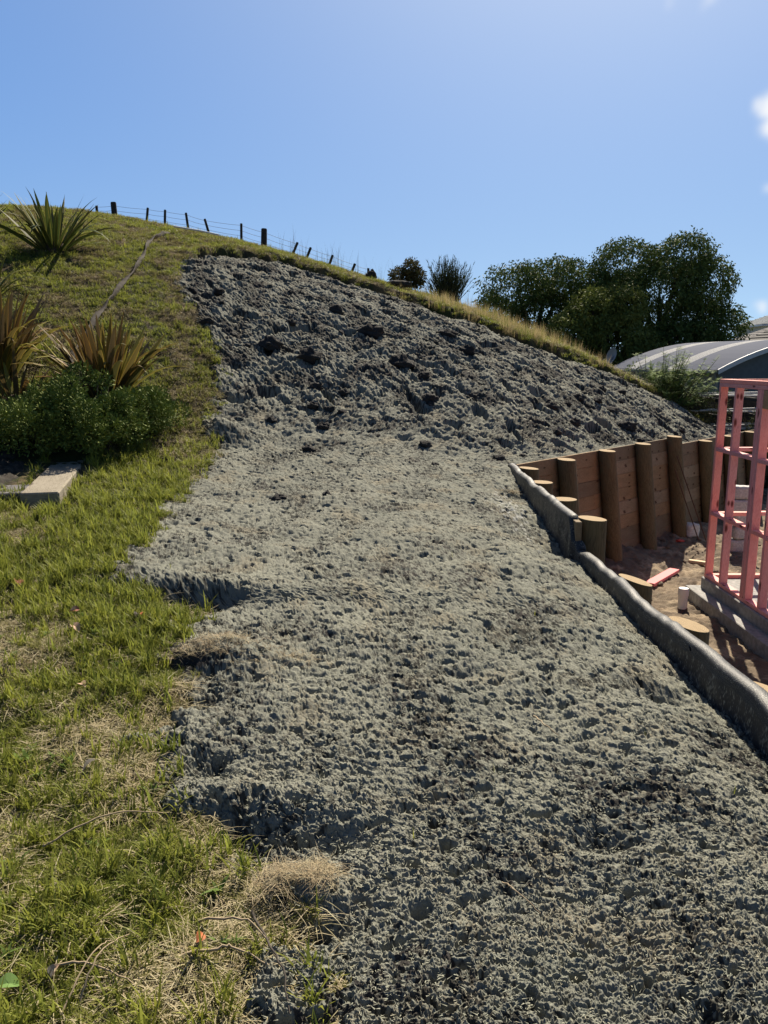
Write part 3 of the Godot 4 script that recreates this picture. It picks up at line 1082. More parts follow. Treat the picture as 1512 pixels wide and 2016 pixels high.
# ---------------------------------------------------------------- neighbours
func build_neighbours() -> void:
	# barrel-roofed house
	var c0 := Vector3(12.8, -1.6, -30.0)
	var e := Vector3(-1.87, 0, -8.0).normalized()      # along the eave, away
	var g := Vector3(0.974, 0, -0.227).normalized()       # across, to the right
	var eave := 2.9
	var span := 10.0
	var rise := 1.25
	var len_ := 8.2
	var h := thing("barrel_roof_house", c0, "grey house with a curved corrugated roof beyond the slope", "house")
	var wallm := world_mapped(mat(lin(0.13, 0.15, 0.165), 0.85, tex(noise_image(256, 0.02, 0.88, 1.0, 6, 3)), Vector3(0.6, 0.6, 0.6)))
	var arc := func(t: float) -> float: return rise * (1.0 - pow(2.0 * t - 1.0, 2.0))
	var ws := Soup.new()
	var inset := 0.3
	var a0 := c0 + e * inset + g * inset
	var a1 := c0 + e * (len_ - inset) + g * inset
	var b0 := c0 + e * inset + g * (span - inset)
	var b1 := c0 + e * (len_ - inset) + g * (span - inset)
	var U := Vector3.UP
	ws.quad(a0, a1, a1 + U * eave, a0 + U * eave, -g)
	ws.quad(b0, b1, b1 + U * eave, b0 + U * eave, g)
	for k in 24:
		var t0 := k / 24.0
		var t1 := (k + 1) / 24.0
		for s in [[a0, b0, -e], [a1, b1, e]]:
			var p0: Vector3 = s[0].lerp(s[1], t0)
			var p1: Vector3 = s[0].lerp(s[1], t1)
			ws.quad(p0, p1, p1 + U * (eave - 0.04 + arc.call(0.03 + t1 * 0.94)), p0 + U * (eave - 0.04 + arc.call(0.03 + t0 * 0.94)), s[2])
	for q in 1: pass
	var wv := ws
	for i in wv.v.size(): wv.v[i] -= c0
	obj("wall", wv.mesh(), wallm, at(c0), h)
	# corrugated roof, with two pale strips
	var mr := mat(lin(0.095, 0.115, 0.17), 0.75)
	mr.metallic_specular = 0.2
	var mp := mat(lin(0.72, 0.72, 0.7), 0.85, tex(noise_image(256, 0.06, 0.55, 1.0, 12, 4)), Vector3(1.5, 1.5, 1))
	var strips := [[0.0, 2.6, mr, "roof_panel"], [2.6, 3.5, mp, "pale_roof_strip"], [3.5, 5.9, mr, "roof_panel"], [5.9, 6.75, mp, "pale_roof_strip"], [6.75, len_, mr, "roof_panel"]]
	for s in strips:
		var so := Soup.new()
		var n := int((s[1] - s[0]) / 0.0475)
		var wdt: float = (s[1] - s[0]) / n
		for k in 20:
			var t0 := k / 20.0
			var t1 := (k + 1) / 20.0
			for j in n:
				var o0: float = s[0] + j * wdt
				var o1: float = o0 + wdt
				var y0 := 0.02 * (j % 2)
				var y1 := 0.02 * ((j + 1) % 2)
				var pp := func(t: float, o: float, y: float) -> Vector3: return e * o + g * (span * t) + U * (eave + arc.call(t) + y)
				so.quad(pp.call(t0, o0, y0), pp.call(t1, o0, y0), pp.call(t1, o1, y1), pp.call(t0, o1, y1), U, [Vector2(o0, t0 * 10), Vector2(o0, t1 * 10), Vector2(o1, t1 * 10), Vector2(o1, t0 * 10)])
		obj(s[3], so.mesh(), s[2], at(c0), h)
	# barge trim along the near gable, gutter along the eave
	var mt := mat(lin(0.55, 0.56, 0.57), 0.5)
	var tr := Soup.new()
	for k in 24:
		var t0 := k / 24.0
		var t1 := (k + 1) / 24.0
		var p0: Vector3 = g * (span * t0) + U * (eave + arc.call(t0)) - e * 0.03
		var p1: Vector3 = g * (span * t1) + U * (eave + arc.call(t1)) - e * 0.03
		tr.quad(p0 + U * 0.03, p1 + U * 0.03, p1 - U * 0.16, p0 - U * 0.16, -e)
		tr.quad(p0 + U * 0.03, p1 + U * 0.03, p1 + U * 0.03 + e * 0.06, p0 + U * 0.03 + e * 0.06, U)
	obj("barge_trim", tr.mesh(), mt, at(c0), h)
	var gu := Soup.new()
	gu.box(Vector3(len_, 0.11, 0.12), 0.02, Transform3D(frame_of(e, U), e * len_ / 2 - g * 0.06 + U * (eave - 0.07)))
	obj("gutter", gu.mesh(), mat(lin(0.10, 0.115, 0.13), 0.5), at(c0), h)
	var dp := Soup.new()
	dp.tube(PackedVector3Array([e * 0.25 + U * (eave - 0.1), e * 0.3 + g * 0.1 + U * (eave - 0.3), e * 0.32 + g * 0.24 + U * (eave - 0.45), e * 0.32 + g * 0.24]), even(0.05, 4), 8)
	obj("downpipe", dp.mesh(), mat(lin(0.16, 0.18, 0.2), 0.5), at(c0), h)
	# windows in the eave wall
	var glass := mat(lin(0.10, 0.13, 0.16), 0.05)
	glass.metallic_specular = 0.9
	var wfm := mat(lin(0.045, 0.05, 0.055), 0.5)
	for q in [[5.6, 0.9, 0.85], [2.5, 0.9, 0.85]]:
		var ctr: Vector3 = c0 + e * q[0] + g * (inset - 0.03) + U * (eave - 0.95)
		var bw := frame_of(-e, U)
		var fr := Soup.new()
		var ww: float = q[1]
		var wh: float = q[2]
		for s in [-1.0, 0.0, 1.0]: fr.box(Vector3(0.07, wh, 0.08), 0.005, Transform3D(Basis(), Vector3(s * ww / 2, 0, 0)))
		for s in [-1.0, 1.0]: fr.box(Vector3(ww + 0.07, 0.07, 0.078), 0.005, Transform3D(Basis(), Vector3(0, s * wh / 2, 0)))
		var fo := obj("window", fr.mesh(), wfm, at(ctr, bw), h)
		for s in [-1.0, 1.0]: obj("pane", box_mesh(Vector3(ww / 2 - 0.075, wh - 0.075, 0.012), 0.002), glass, at(ctr + bw.x * s * ww / 4, bw), fo)
	# satellite dish on the far corner
	var dpos := c0 + e * (len_ - 0.1) + g * 0.0 + U * eave
	var dish := thing("satellite_dish", dpos, "grey satellite dish on a bracket at the curved roof's far end", "satellite dish")
	var dm := mat(lin(0.25, 0.26, 0.27), 0.5)
	var ds := Soup.new()
	for i in 5:
		for k in 20:
			var pd := func(r: float, t: float) -> Vector3: return Vector3(cos(t) * r * 0.33, sin(t) * r * 0.4, -0.14 * (1.0 - r * r))
			var r0 := i / 5.0
			var r1 := (i + 1) / 5.0
			var t0 := TAU * k / 20
			var t1 := TAU * (k + 1) / 20
			ds.quad(pd.call(r0, t0), pd.call(r1, t0), pd.call(r1, t1), pd.call(r0, t1), Vector3(0, 0, 1))
	var db := Basis(Vector3.UP, deg_to_rad(-62.0)) * Basis(Vector3.RIGHT, deg_to_rad(-18))
	obj("reflector", ds.mesh(), dm, at(dpos + U * 0.62, db), dish)
	var da := Soup.new()
	da.tube(PackedVector3Array([Vector3(0, -0.1, 0), Vector3(0, 0.45, 0), Vector3(0, 0.62, 0) + db * Vector3(0, 0, -0.14)]), even(0.03, 3), 8)
	da.tube(PackedVector3Array([Vector3(0, 0.62, 0) + db * Vector3(0, -0.38, -0.02), Vector3(0, 0.62, 0) + db * Vector3(0, -0.3, 0.42)]), even(0.015, 2), 6)
	obj("arm", da.mesh(), dm, at(dpos), dish)
	# houses further off on the rise
	for q in [[27.0, -52.0, 1.6, 5.0, 9.0, 2.2, Color(0.05, 0.048, 0.048), "low house with a dark tiled roof beyond the curved roof", 0.25],
			[36.0, -66.0, 3.6, 5.2, 9.0, 1.7, Color(0.13, 0.12, 0.115), "white walled house with a grey tiled roof behind the dark roof", 0.1],
			[47.0, -86.0, 5.6, 6.0, 14.0, 1.6, Color(0.2, 0.22, 0.23), "farthest house with a pale metal roof beside the big tree", -0.1]]:
		var p := Vector3(q[0], -1.6, q[1])
		var hs := thing("far_house", p, q[7], "house", "houses on the rise beyond the trees")
		var bt := Basis(Vector3.UP, q[8])
		var hw: float = q[2] + 0.3
		var wl := world_mapped(mat(lin(0.55, 0.54, 0.52), 0.85, tex(noise_image(128, 0.05, 0.9, 1.0, 7, 3))))
		obj("wall", box_mesh(Vector3(q[4], hw + 1.2, q[3] * 1.5), 0.02), wl, at(p + U * (hw + 1.2) / 2, bt), hs)
		var rf := Soup.new()
		var hx: float = q[4] / 2 + 0.5
		var hz: float = q[3] * 0.75 + 0.5
		var ry: float = hw + 1.2
		var rr: float = q[5]
		var rid := hx - hz * 0.75
		var pA := Vector3(-rid, ry + rr, 0)
		var pB := Vector3(rid, ry + rr, 0)
		var cs := [Vector3(-hx, ry, hz), Vector3(hx, ry, hz), Vector3(hx, ry, -hz), Vector3(-hx, ry, -hz)]
		# tile courses as real steps
		var courses := 12
		for k in courses:
			var s0 := float(k) / courses
			var s1 := float(k + 1) / courses
			var lift := U * 0.05
			rf.quad(cs[0].lerp(pA, s0) + lift, cs[1].lerp(pB, s0) + lift, cs[1].lerp(pB, s1), cs[0].lerp(pA, s1), Vector3(0, 1, 1))
			rf.quad(cs[2].lerp(pB, s0) + lift, cs[3].lerp(pA, s0) + lift, cs[3].lerp(pA, s1), cs[2].lerp(pB, s1), Vector3(0, 1, -1))
			rf.quad(cs[1].lerp(pB, s0) + lift, cs[2].lerp(pB, s0) + lift, cs[2].lerp(pB, s1), cs[1].lerp(pB, s1), Vector3(1, 1, 0))
			rf.quad(cs[3].lerp(pA, s0) + lift, cs[0].lerp(pA, s0) + lift, cs[0].lerp(pA, s1), cs[3].lerp(pA, s1), Vector3(-1, 1, 0))
			rf.quad(cs[0].lerp(pA, s0) + lift, cs[1].lerp(pB, s0) + lift, cs[1].lerp(pB, s0), cs[0].lerp(pA, s0), Vector3(0, 0, 1))
			rf.quad(cs[3].lerp(pA, s0) + lift, cs[0].lerp(pA, s0) + lift, cs[0].lerp(pA, s0), cs[3].lerp(pA, s0), Vector3(-1, 0, 0))
		rf.quad(cs[0] - U * 0.02, cs[1] - U * 0.02, cs[2] - U * 0.02, cs[3] - U * 0.02, -U)
		var cc: Color = q[6]
		obj("roof", rf.mesh(), mat(lin(cc.r, cc.g, cc.b), 0.85), at(p, bt), hs)
		obj("fascia", box_mesh(Vector3(q[4] + 1.06, 0.18, q[3] * 1.5 + 1.06), 0.02), mat(lin(0.6, 0.6, 0.6), 0.6), at(p + U * (ry - 0.12), bt), hs)
		for s in [-0.36, -0.12, 0.14, 0.36]:
			var wp: Vector3 = p + bt * Vector3(s * q[4], ry - 1.15, q[3] * 0.75 + 0.02)
			var wo := obj("window", box_mesh(Vector3(1.3, 1.15, 0.08), 0.01), mat(lin(0.5, 0.5, 0.5), 0.5), at(wp, bt), hs)
			obj("pane", box_mesh(Vector3(1.1, 0.95, 0.05), 0.01), glass, at(wp + bt * Vector3(0, 0, 0.025), bt), wo)
	# pile of pale pipes and lengths on a dark rack behind the frame
	var rack := thing("timber_rack", Vector3(8.2, -1.45, -17.2), "dark timber rack under pale pipes, seen through the pink frame", "rack")
	var rm := mat(lin(0.03, 0.028, 0.026), 0.9)
	for k in 3:
		for s in [-0.45, 0.45]:
			obj("upright", box_mesh(Vector3(0.09, 2.45, 0.09), 0.006), rm, at(Vector3(7.3 + k * 0.9, -0.225, -17.2 + s)), rack)
		for y in [0.1, 0.45, 0.8]:
			obj("cross_bar", box_mesh(Vector3(0.08, 0.08, 1.0), 0.006), rm, at(Vector3(7.3 + k * 0.9 - 0.088, y, -17.2)), rack)
	obj("back_panel", box_mesh(Vector3(2.6, 2.3, 0.05), 0.006), rm, at(Vector3(8.2, -0.3, -17.75)), rack)
	var pale := mat(lin(0.45, 0.45, 0.43), 0.6)
	for k in 14:
		var yy: float = [0.14, 0.49, 0.84][k % 3] + 0.03 + 0.06 * int(k / 9)
		var zz := -17.55 + 0.13 * (k % 7) 
		var l := rng.randf_range(1.9, 2.6)
		var tilt := rng.randf_range(-0.02, 0.05)
		var pm := tube_mesh(PackedVector3Array([Vector3(-l / 2, -l * tilt / 2, 0), Vector3(l / 2, l * tilt / 2, 0)]), even(0.017, 2), 8)
		var po := obj("pale_pipe", pm, pale, at(Vector3(8.1 + rng.randf_range(-0.2, 0.2), yy + absf(tilt) * l * 0.5, zz), Basis(Vector3.UP, rng.randf_range(-0.05, 0.05))))
		tag(po, "thin pale pipe lying on the dark rack beyond the wall", "pipe", "pale pipes on the rack")

# ---------------------------------------------------------------- trees
func build_trees() -> void:
	var lm := leaf_mat(0.55)
	var bark := world_mapped(mat(lin(0.10, 0.085, 0.07), 0.95, tex(noise_image(256, 0.05, 0.5, 1.0, 15, 4)), Vector3(0.7, 0.7, 0.7)))
	var specs := [
		{"at": Vector3(9.1, -1.0, -47.0), "label": "dark domed tree rising behind the dry grass ridge", "c0": Color(0.045, 0.072, 0.022), "c1": Color(0.12, 0.16, 0.045), "n": 50000,
			"lobes": [[Vector3(-1.3, 6.8, 0), Vector3(2.3, 1.6, 2.2)], [Vector3(0.8, 7.3, 0.3), Vector3(2.5, 1.4, 2.2)], [Vector3(3.4, 5.4, 0.3), Vector3(2.0, 1.8, 2.2)], [Vector3(2.2, 7.0, -0.3), Vector3(1.9, 1.6, 2.0)], [Vector3(-2.5, 5.4, 0.2), Vector3(1.4, 1.3, 1.6)], [Vector3(0.3, 5.6, 0.0), Vector3(2.2, 1.2, 2.0)], [Vector3(-1.6, 3.9, 0.0), Vector3(2.0, 1.3, 2.0)], [Vector3(2.0, 4.0, 0.0), Vector3(2.0, 2.0, 2.0)], [Vector3(0.0, 2.4, 0.0), Vector3(2.6, 1.6, 2.0)]],
			"trunk": Vector3(-0.3, 3.6, 0)},
		{"at": Vector3(11.5, -1.6, -43.0), "label": "lighter olive green drooping tree in front of the two dark ones", "c0": Color(0.075, 0.105, 0.028), "c1": Color(0.18, 0.2, 0.05), "n": 50000,
			"lobes": [[Vector3(-0.2, 5.9, 0), Vector3(1.4, 1.3, 1.6)], [Vector3(-1.5, 4.7, 0.4), Vector3(1.3, 1.4, 1.5)], [Vector3(1.3, 6.1, 0.1), Vector3(1.4, 1.3, 1.4)], [Vector3(0.8, 4.2, 0.6), Vector3(1.9, 1.7, 1.7)], [Vector3(-1.3, 2.9, 0.3), Vector3(1.9, 1.6, 1.6)], [Vector3(2.3, 3.2, 0.3), Vector3(1.7, 1.8, 1.6)], [Vector3(0.5, 1.8, 0.3), Vector3(2.8, 1.5, 1.6)]],
			"trunk": Vector3(0.2, 3.0, 0)},
		{"at": Vector3(15.6, -1.6, -46.0), "label": "largest dark green tree, towering behind the curved roof", "c0": Color(0.045, 0.072, 0.022), "c1": Color(0.12, 0.16, 0.045), "n": 100000,
			"lobes": [[Vector3(-1.7, 8.6, 0.0), Vector3(2.0, 1.6, 2.2)], [Vector3(1.6, 9.0, 0.0), Vector3(1.8, 1.5, 2.0)], [Vector3(0.0, 7.4, 0.8), Vector3(2.6, 1.7, 2.4)], [Vector3(2.8, 7.7, 0.0), Vector3(1.8, 1.6, 2.0)], [Vector3(-2.7, 6.6, 0.6), Vector3(1.9, 1.8, 2.0)], [Vector3(3.7, 5.3, 0.2), Vector3(1.7, 1.4, 1.9)], [Vector3(2.4, 5.6, 0.0), Vector3(1.8, 1.3, 2.0)], [Vector3(1.2, 4.2, 0.9), Vector3(2.6, 1.7, 2.3)], [Vector3(-1.8, 4.4, 0.9), Vector3(2.4, 2.0, 2.2)], [Vector3(2.9, 3.4, 0.4), Vector3(2.0, 1.7, 2.0)], [Vector3(0.6, 2.4, 0.8), Vector3(3.0, 1.6, 2.0)], [Vector3(3.0, 1.6, 0.2), Vector3(1.8, 1.4, 1.8)], [Vector3(-2.8, 2.2, 0.8), Vector3(2.2, 1.7, 1.8)]],
			"trunk": Vector3(0.4, 4.0, 0)}]
	var k := 0
	for s in specs:
		var t := thing("broad_tree", s.at, s.label, "tree", "trees behind the curved roof")
		var tr := Soup.new()
		var tips := []
		for l in s.lobes: tips.append(l[0])
		limbs(tr, Vector3.ZERO, tips, 0.32, s.trunk)
		obj("trunk", tr.mesh(), bark, at(s.at), t)
		obj("crown", crown(s.lobes, s.n, 0.2, 0.4, s.c0, s.c1, 100 + k, 0.55, 0.5, 0.05), lm, at(s.at), t)
		k += 1
	# shrubs on the ridge
	var p := Vector3(0.55, 0, -19.3)
	p.y = land(p.x, p.z)
	var sh := thing("ridge_shrub", p, "small rounded olive shrub on the ridge beside the fence end", "shrub")
	var st := Soup.new()
	limbs(st, Vector3.ZERO, [Vector3(-0.2, 0.4, 0), Vector3(0.1, 0.6, 0), Vector3(0.25, 0.4, 0.1)], 0.025, Vector3(0, 0.15, 0))
	obj("stem", st.mesh(), bark, at(p), sh)
	obj("crown", crown([[Vector3(0.1, 0.5, 0), Vector3(0.22, 0.24, 0.25)], [Vector3(-0.2, 0.36, 0), Vector3(0.22, 0.18, 0.25)], [Vector3(0.24, 0.32, 0), Vector3(0.22, 0.22, 0.25)], [Vector3(0.02, 0.2, 0), Vector3(0.4, 0.18, 0.25)]], 4200, 0.07, 0.4, Color(0.06, 0.058, 0.025), Color(0.13, 0.115, 0.045), 131, 0.0, 0.3, 0.3), lm, at(p), sh)
	p = Vector3(1.55, 0, -19.4)
	p.y = land(p.x, p.z) - 0.05
	var br := thing("broom_shrub", p, "wiry dark green broom shrub fanning upward on the ridge", "shrub")
	var bs := Soup.new()
	var vv := Soup.new()
	for i in 260:
		var a := rng.randf() * TAU
		var tilt := rng.randf_range(0.05, 0.85)
		var l := rng.randf_range(0.55, 1.0) * (1.15 - tilt * 0.25)
		var d := Vector3(cos(a) * sin(tilt), cos(tilt), sin(a) * sin(tilt))
		var b0 := Vector3(rng.randfn() * 0.12, 0, rng.randfn() * 0.12)
		var m1 := b0 + d * l * 0.5 + Vector3(0, 0.03, 0)
		var tip := b0 + d * l + Vector3(0, 0.1 * l, 0)
		bs.tube(PackedVector3Array([b0, m1, tip]), PackedFloat32Array([0.007, 0.005, 0.002]), 4, Color.WHITE, false)
		for j in 16:
			var q := b0.lerp(tip, rng.randf_range(0.35, 1.0))
			var dd := (d + Vector3(rng.randfn(), rng.randfn(), rng.randfn()) * 0.35).normalized()
			var side := dd.cross(Vector3(rng.randfn(), rng.randfn(), rng.randfn())).normalized() * 0.008
			var col := Color(0.035, 0.05, 0.022).lerp(Color(0.065, 0.085, 0.04), rng.randf())
			vv.tri(q - side, q + side, q + dd * rng.randf_range(0.07, 0.13), d, Vector2(), Vector2(), Vector2(), col)
	obj("stem", bs.mesh(), mat(lin(0.05, 0.055, 0.03), 0.9), at(p), br)
	obj("foliage", vv.mesh(), lm, at(p), br)
	# ferny green shrub at the toe of the slope
	p = Vector3(6.25, 0.42, -17.3)
	var fs := thing("feathery_shrub", p, "bright green feathery shrub in front of the grey house wall", "shrub")
	var f1 := Soup.new()
	var f2 := Soup.new()
	for i in 170:
		var a := rng.randf() * TAU
		var tilt := rng.randf_range(0.1, 1.15)
		var l := rng.randf_range(0.8, 1.65) * (1.1 - tilt * 0.3)
		var d := Vector3(cos(a) * sin(tilt), cos(tilt), sin(a) * sin(tilt))
		var b0 := Vector3(rng.randfn() * 0.15, 0.0, rng.randfn() * 0.15)
		var tip := b0 + d * l + Vector3(0.1, -0.05 * l, 0)
		f1.tube(PackedVector3Array([b0, b0.lerp(tip, 0.5) + Vector3(0, 0.08, 0), tip]), PackedFloat32Array([0.012, 0.008, 0.003]), 4, Color.WHITE, false)
		for j in 26:
			var t := rng.randf_range(0.3, 1.0)
			var q := b0.lerp(tip, t) + Vector3(0, 0.08 * 4.0 * t * (1.0 - t), 0)
			var fd := Vector3(rng.randfn(), rng.randfn() * 0.3 + 0.1, rng.randfn()).normalized()
			var sd := fd.cross(Vector3.UP).normalized()
			var fl := rng.randf_range(0.11, 0.22)
			var col := Color(0.10, 0.17, 0.04).lerp(Color(0.22, 0.30, 0.075), rng.randf())
			for m in 6:
				var c0 := q + fd * fl * (m + 1) / 6.0
				for s in [-1.0, 1.0]:
					f2.tri(c0 - fd * 0.007, c0 + fd * 0.007, c0 + sd * s * fl * 0.32 * (1.2 - m / 7.0) + fd * 0.02, Vector3.UP, Vector2(), Vector2(), Vector2(), col)
	obj("stem", f1.mesh(), mat(lin(0.08, 0.075, 0.04), 0.9), at(p), fs)
	obj("foliage", f2.mesh(), lm, at(p), fs)
	p = Vector3(5.6, 0.5, -17.6)
	var pl := thing("pale_leaved_shrub", p, "small shrub with whitish young leaves in front of the house window", "shrub")
	obj("foliage", crown([[Vector3(0, 0.85, 0), Vector3(0.2, 0.28, 0.2)], [Vector3(-0.12, 0.6, 0), Vector3(0.2, 0.25, 0.2)], [Vector3(0.15, 0.5, 0), Vector3(0.22, 0.3, 0.2)]], 520, 0.07, 0.45, Color(0.12, 0.16, 0.06), Color(0.38, 0.42, 0.28), 171, 0.0, 0.3), lm, at(p), pl)
	var ps := Soup.new()
	limbs(ps, Vector3.ZERO, [Vector3(-0.1, 0.6, 0), Vector3(0.05, 0.9, 0), Vector3(0.15, 0.5, 0)], 0.015, Vector3(0, 0.3, 0))
	obj("stem", ps.mesh(), bark, at(p), pl)
	# weeds at the back wall's end
	for q in [[6.95, 0.15, -16.8, 0.7], [7.25, 0.05, -16.7, 0.75], [8.0, -0.1, -16.6, 0.6]]:
		p = Vector3(q[0], q[1], q[2])
		var wd := thing("tall_weed", p, "scruffy grey green weed at the toe of the slope near the pink frame", "weed", "weeds at the toe of the slope")
		var w1 := Soup.new()
		var h: float = q[3]
		for i in 9: w1.tube(PackedVector3Array([Vector3(rng.randfn() * 0.05, -0.1, rng.randfn() * 0.05), Vector3(rng.randfn() * 0.13, h * rng.randf_range(0.8, 1.2), rng.randfn() * 0.13)]), PackedFloat32Array([0.006, 0.003]), 4, Color.WHITE, false)
		obj("stem", w1.mesh(), mat(lin(0.12, 0.10, 0.05), 0.9), at(p), wd)
		obj("foliage", crown([[Vector3(0, h * 0.55, 0), Vector3(0.22, h * 0.5, 0.22)], [Vector3(0.05, h * 0.9, 0), Vector3(0.12, h * 0.3, 0.12)]], 700, 0.06, 0.3, Color(0.06, 0.075, 0.03), Color(0.16, 0.16, 0.07), 180 + int(q[0] * 10), 0.0, 0.2), lm, at(p), wd)

# ---------------------------------------------------------------- fence on the ridge
func from_px(px: float, py: float, d: float) -> Vector3:
	var v := Basis(Vector3.RIGHT, deg_to_rad(-11.0)) * Vector3((px - 756.0) / 1516.0, (1008.0 - py) / 1516.0, -1.0)
	return Vector3(0, EYE, 0) + v * (d / -v.z)

func build_fence() -> void:
	var wm := world_mapped(mat(lin(0.055, 0.05, 0.045), 0.9, tex(noise_image(128, 0.06, 0.6, 1.0, 31, 3)), Vector3(2, 2, 2)))
	# measured once from the photograph: top x, top y, distance, radius, lean
	var rows := [[190, 405, 22.3, 0.035, 0.0], [223, 398, 22.2, 0.075, -0.03], [291, 409, 21.9, 0.032, 0.1], [325, 413, 21.7, 0.032, 0.05], [366, 419, 21.5, 0.032, -0.08], [403, 431, 21.3, 0.032, -0.18], [475, 440, 21.0, 0.032, 0.02], [520, 450, 20.8, 0.075, 0.03], [586, 477, 20.5, 0.032, 0.28], [612, 487, 20.4, 0.032, 0.25], [655, 502, 20.1, 0.032, 0.2], [699, 519, 19.9, 0.032, 0.2], [725, 528, 19.7, 0.03, 0.0]]
	var f := thing("wire_fence", Vector3(-2, land(-2, -20.5), -20.5), "wire fence with dark timber posts along the hill's skyline", "fence")
	var tops := []
	for r in rows:
		var t := from_px(r[0], r[1], r[2])
		var foot := Vector3(t.x - r[4] * 0.9, land(t.x, t.z) - 0.15, t.z)
		var s := Soup.new()
		s.tube(PackedVector3Array([foot - foot, (t - foot) * 0.97, t - foot]), PackedFloat32Array([r[3] * 1.1, r[3], r[3] * 0.85]), 10)
		obj("post" if r[3] > 0.05 else "batten", s.mesh(), wm, at(foot), f)
		tops.append([foot, t])
	var wire := mat(lin(0.30, 0.30, 0.30), 0.5)
	wire.metallic = 0.6
	for k in 4:
		var s := Soup.new()
		var pts := PackedVector3Array()
		for i in tops.size():
			var fr: float = 0.93 - k * 0.19
			var foot2: Vector3 = tops[i][0]
			var tp: Vector3 = foot2.lerp(tops[i][1], fr)
			if rows[i][3] > 0.05: tp = tp - Vector3(0, 0.05, 0)
			if i:
				var prev := pts[pts.size() - 1]
				for m in range(1, 4): pts.append(prev.lerp(tp, m / 4.0) - Vector3(0, 0.012 * sin(PI * m / 4.0), 0))
			pts.append(tp)
		s.tube(pts, even(0.004, pts.size()), 5, Color.WHITE, false)
		obj("wire", s.mesh(), wire, Transform3D(), f)

# ---------------------------------------------------------------- flax
func flax(p: Vector3, count: int, size: float, tones: Array, spread: float, label: String, seed_: int) -> void:
	var r := RandomNumberGenerator.new()
	r.seed = seed_
	var t := thing("flax_plant", p, label, "flax plant", "flax plants on the lawn slope")
	for i in count:
		var a := TAU * (i * 0.382 + r.randf() * 0.1)
		var outer := sqrt((i + 0.5) / count)
		var tilt := outer * spread * r.randf_range(0.6, 1.1)
		var v := r.randi() % 4 + (4 if outer > 0.72 and r.randf() < 0.6 else 0)
		var b := Basis(Vector3.UP, a) * Basis(Vector3.RIGHT, tilt) * Basis(Vector3.UP, r.randf_range(-0.6, 0.6))
		var foot := p + Vector3(sin(a), 0, cos(a)) * outer * 0.16 * size + Vector3(0, -0.04, 0)
		var tone: StandardMaterial3D = tones[r.randi() % tones.size()]
		var sc := size * r.randf_range(0.72, 1.12)
		obj("leaf", straps[v], tone, at(foot, b.scaled_local(Vector3(minf(sc, 1.0), sc, sc))), t)
	var core := obj("crown_base", lump(seed_, 0.3, Vector3(0.2, 0.16, 0.2) * size, 8, 12), flax_dead, at(p + Vector3(0, 0.02, 0)), t)
	core.set_meta("label", "brown dead leaf bases")

var straps := []
var flax_dead: StandardMaterial3D

func flax_mat(c: Color, edge: Color, back: float) -> StandardMaterial3D:
	var im := Image.create(32, 64, false, Image.FORMAT_RGB8)
	for y in 64:
		for x in 32:
			var q := c.lerp(edge, smoothstep(0.36, 0.49, absf(x / 31.0 - 0.5)))
			q = q.lerp(q * 0.75, 0.4 * float((x * 7) % 5) / 4.0)
			im.set_pixel(x, y, q.linear_to_srgb())
	var m := mat(Color.WHITE, 0.55, tex(im))
	m.metallic_specular = 0.18
	m.cull_mode = BaseMaterial3D.CULL_DISABLED
	m.backlight_enabled = true
	m.backlight = Color(back, back, back)
	return m

func build_flax() -> void:
	for v in 8: straps.append(strap(1.15, 0.1 if v % 2 == 0 else 0.085, [0.25, 0.5, 0.15, 0.75, 1.5, 1.9, 1.2, 2.2][v]))
	flax_dead = mat(lin(0.06, 0.045, 0.03), 0.95)
	var green := [flax_mat(Color(0.07, 0.10, 0.028), Color(0.18, 0.18, 0.045), 0.6), flax_mat(Color(0.09, 0.12, 0.032), Color(0.28, 0.24, 0.05), 0.6), flax_mat(Color(0.07, 0.08, 0.032), Color(0.16, 0.12, 0.04), 0.5), flax_mat(Color(0.14, 0.15, 0.04), Color(0.36, 0.28, 0.05), 0.7), flax_mat(Color(0.06, 0.085, 0.025), Color(0.13, 0.13, 0.04), 0.5)]
	var bronze := [flax_mat(Color(0.10, 0.075, 0.032), Color(0.26, 0.15, 0.04), 0.6), flax_mat(Color(0.16, 0.125, 0.04), Color(0.34, 0.24, 0.05), 0.7), flax_mat(Color(0.095, 0.09, 0.032), Color(0.24, 0.18, 0.04), 0.6), flax_mat(Color(0.14, 0.085, 0.035), Color(0.32, 0.18, 0.04), 0.6), flax_mat(Color(0.22, 0.20, 0.05), Color(0.4, 0.34, 0.06), 0.7), flax_mat(Color(0.18, 0.13, 0.07), Color(0.28, 0.2, 0.1), 0.4)]
	var put := func(x: float, z: float) -> Vector3: return Vector3(x, land(x, z), z)
	flax(put.call(-6.05, -14.75), 62, 1.05, green, 1.05, "large green flax plant high on the lawn with arching leaves", 201)
	flax(put.call(-7.75, -15.0), 40, 1.0, green, 1.1, "green flax plant at the lawn's edge beside the large one", 202)
	flax(put.call(-6.0, -11.9), 34, 0.85, green, 0.75, "small upright flax plant below the large one", 203)
	flax(put.call(-3.5, -9.75), 120, 0.95, bronze, 0.72, "bronze green flax plant directly behind the low shrubs", 204)
	flax(put.call(-4.8, -9.7), 120, 1.0, bronze, 0.55, "dense copper toned flax plant beside the hose end", 205)
	flax(put.call(-4.35, -9.2), 30, 0.7, bronze, 1.2, "low splayed flax plant with stiff leaves between two bronze ones", 206)

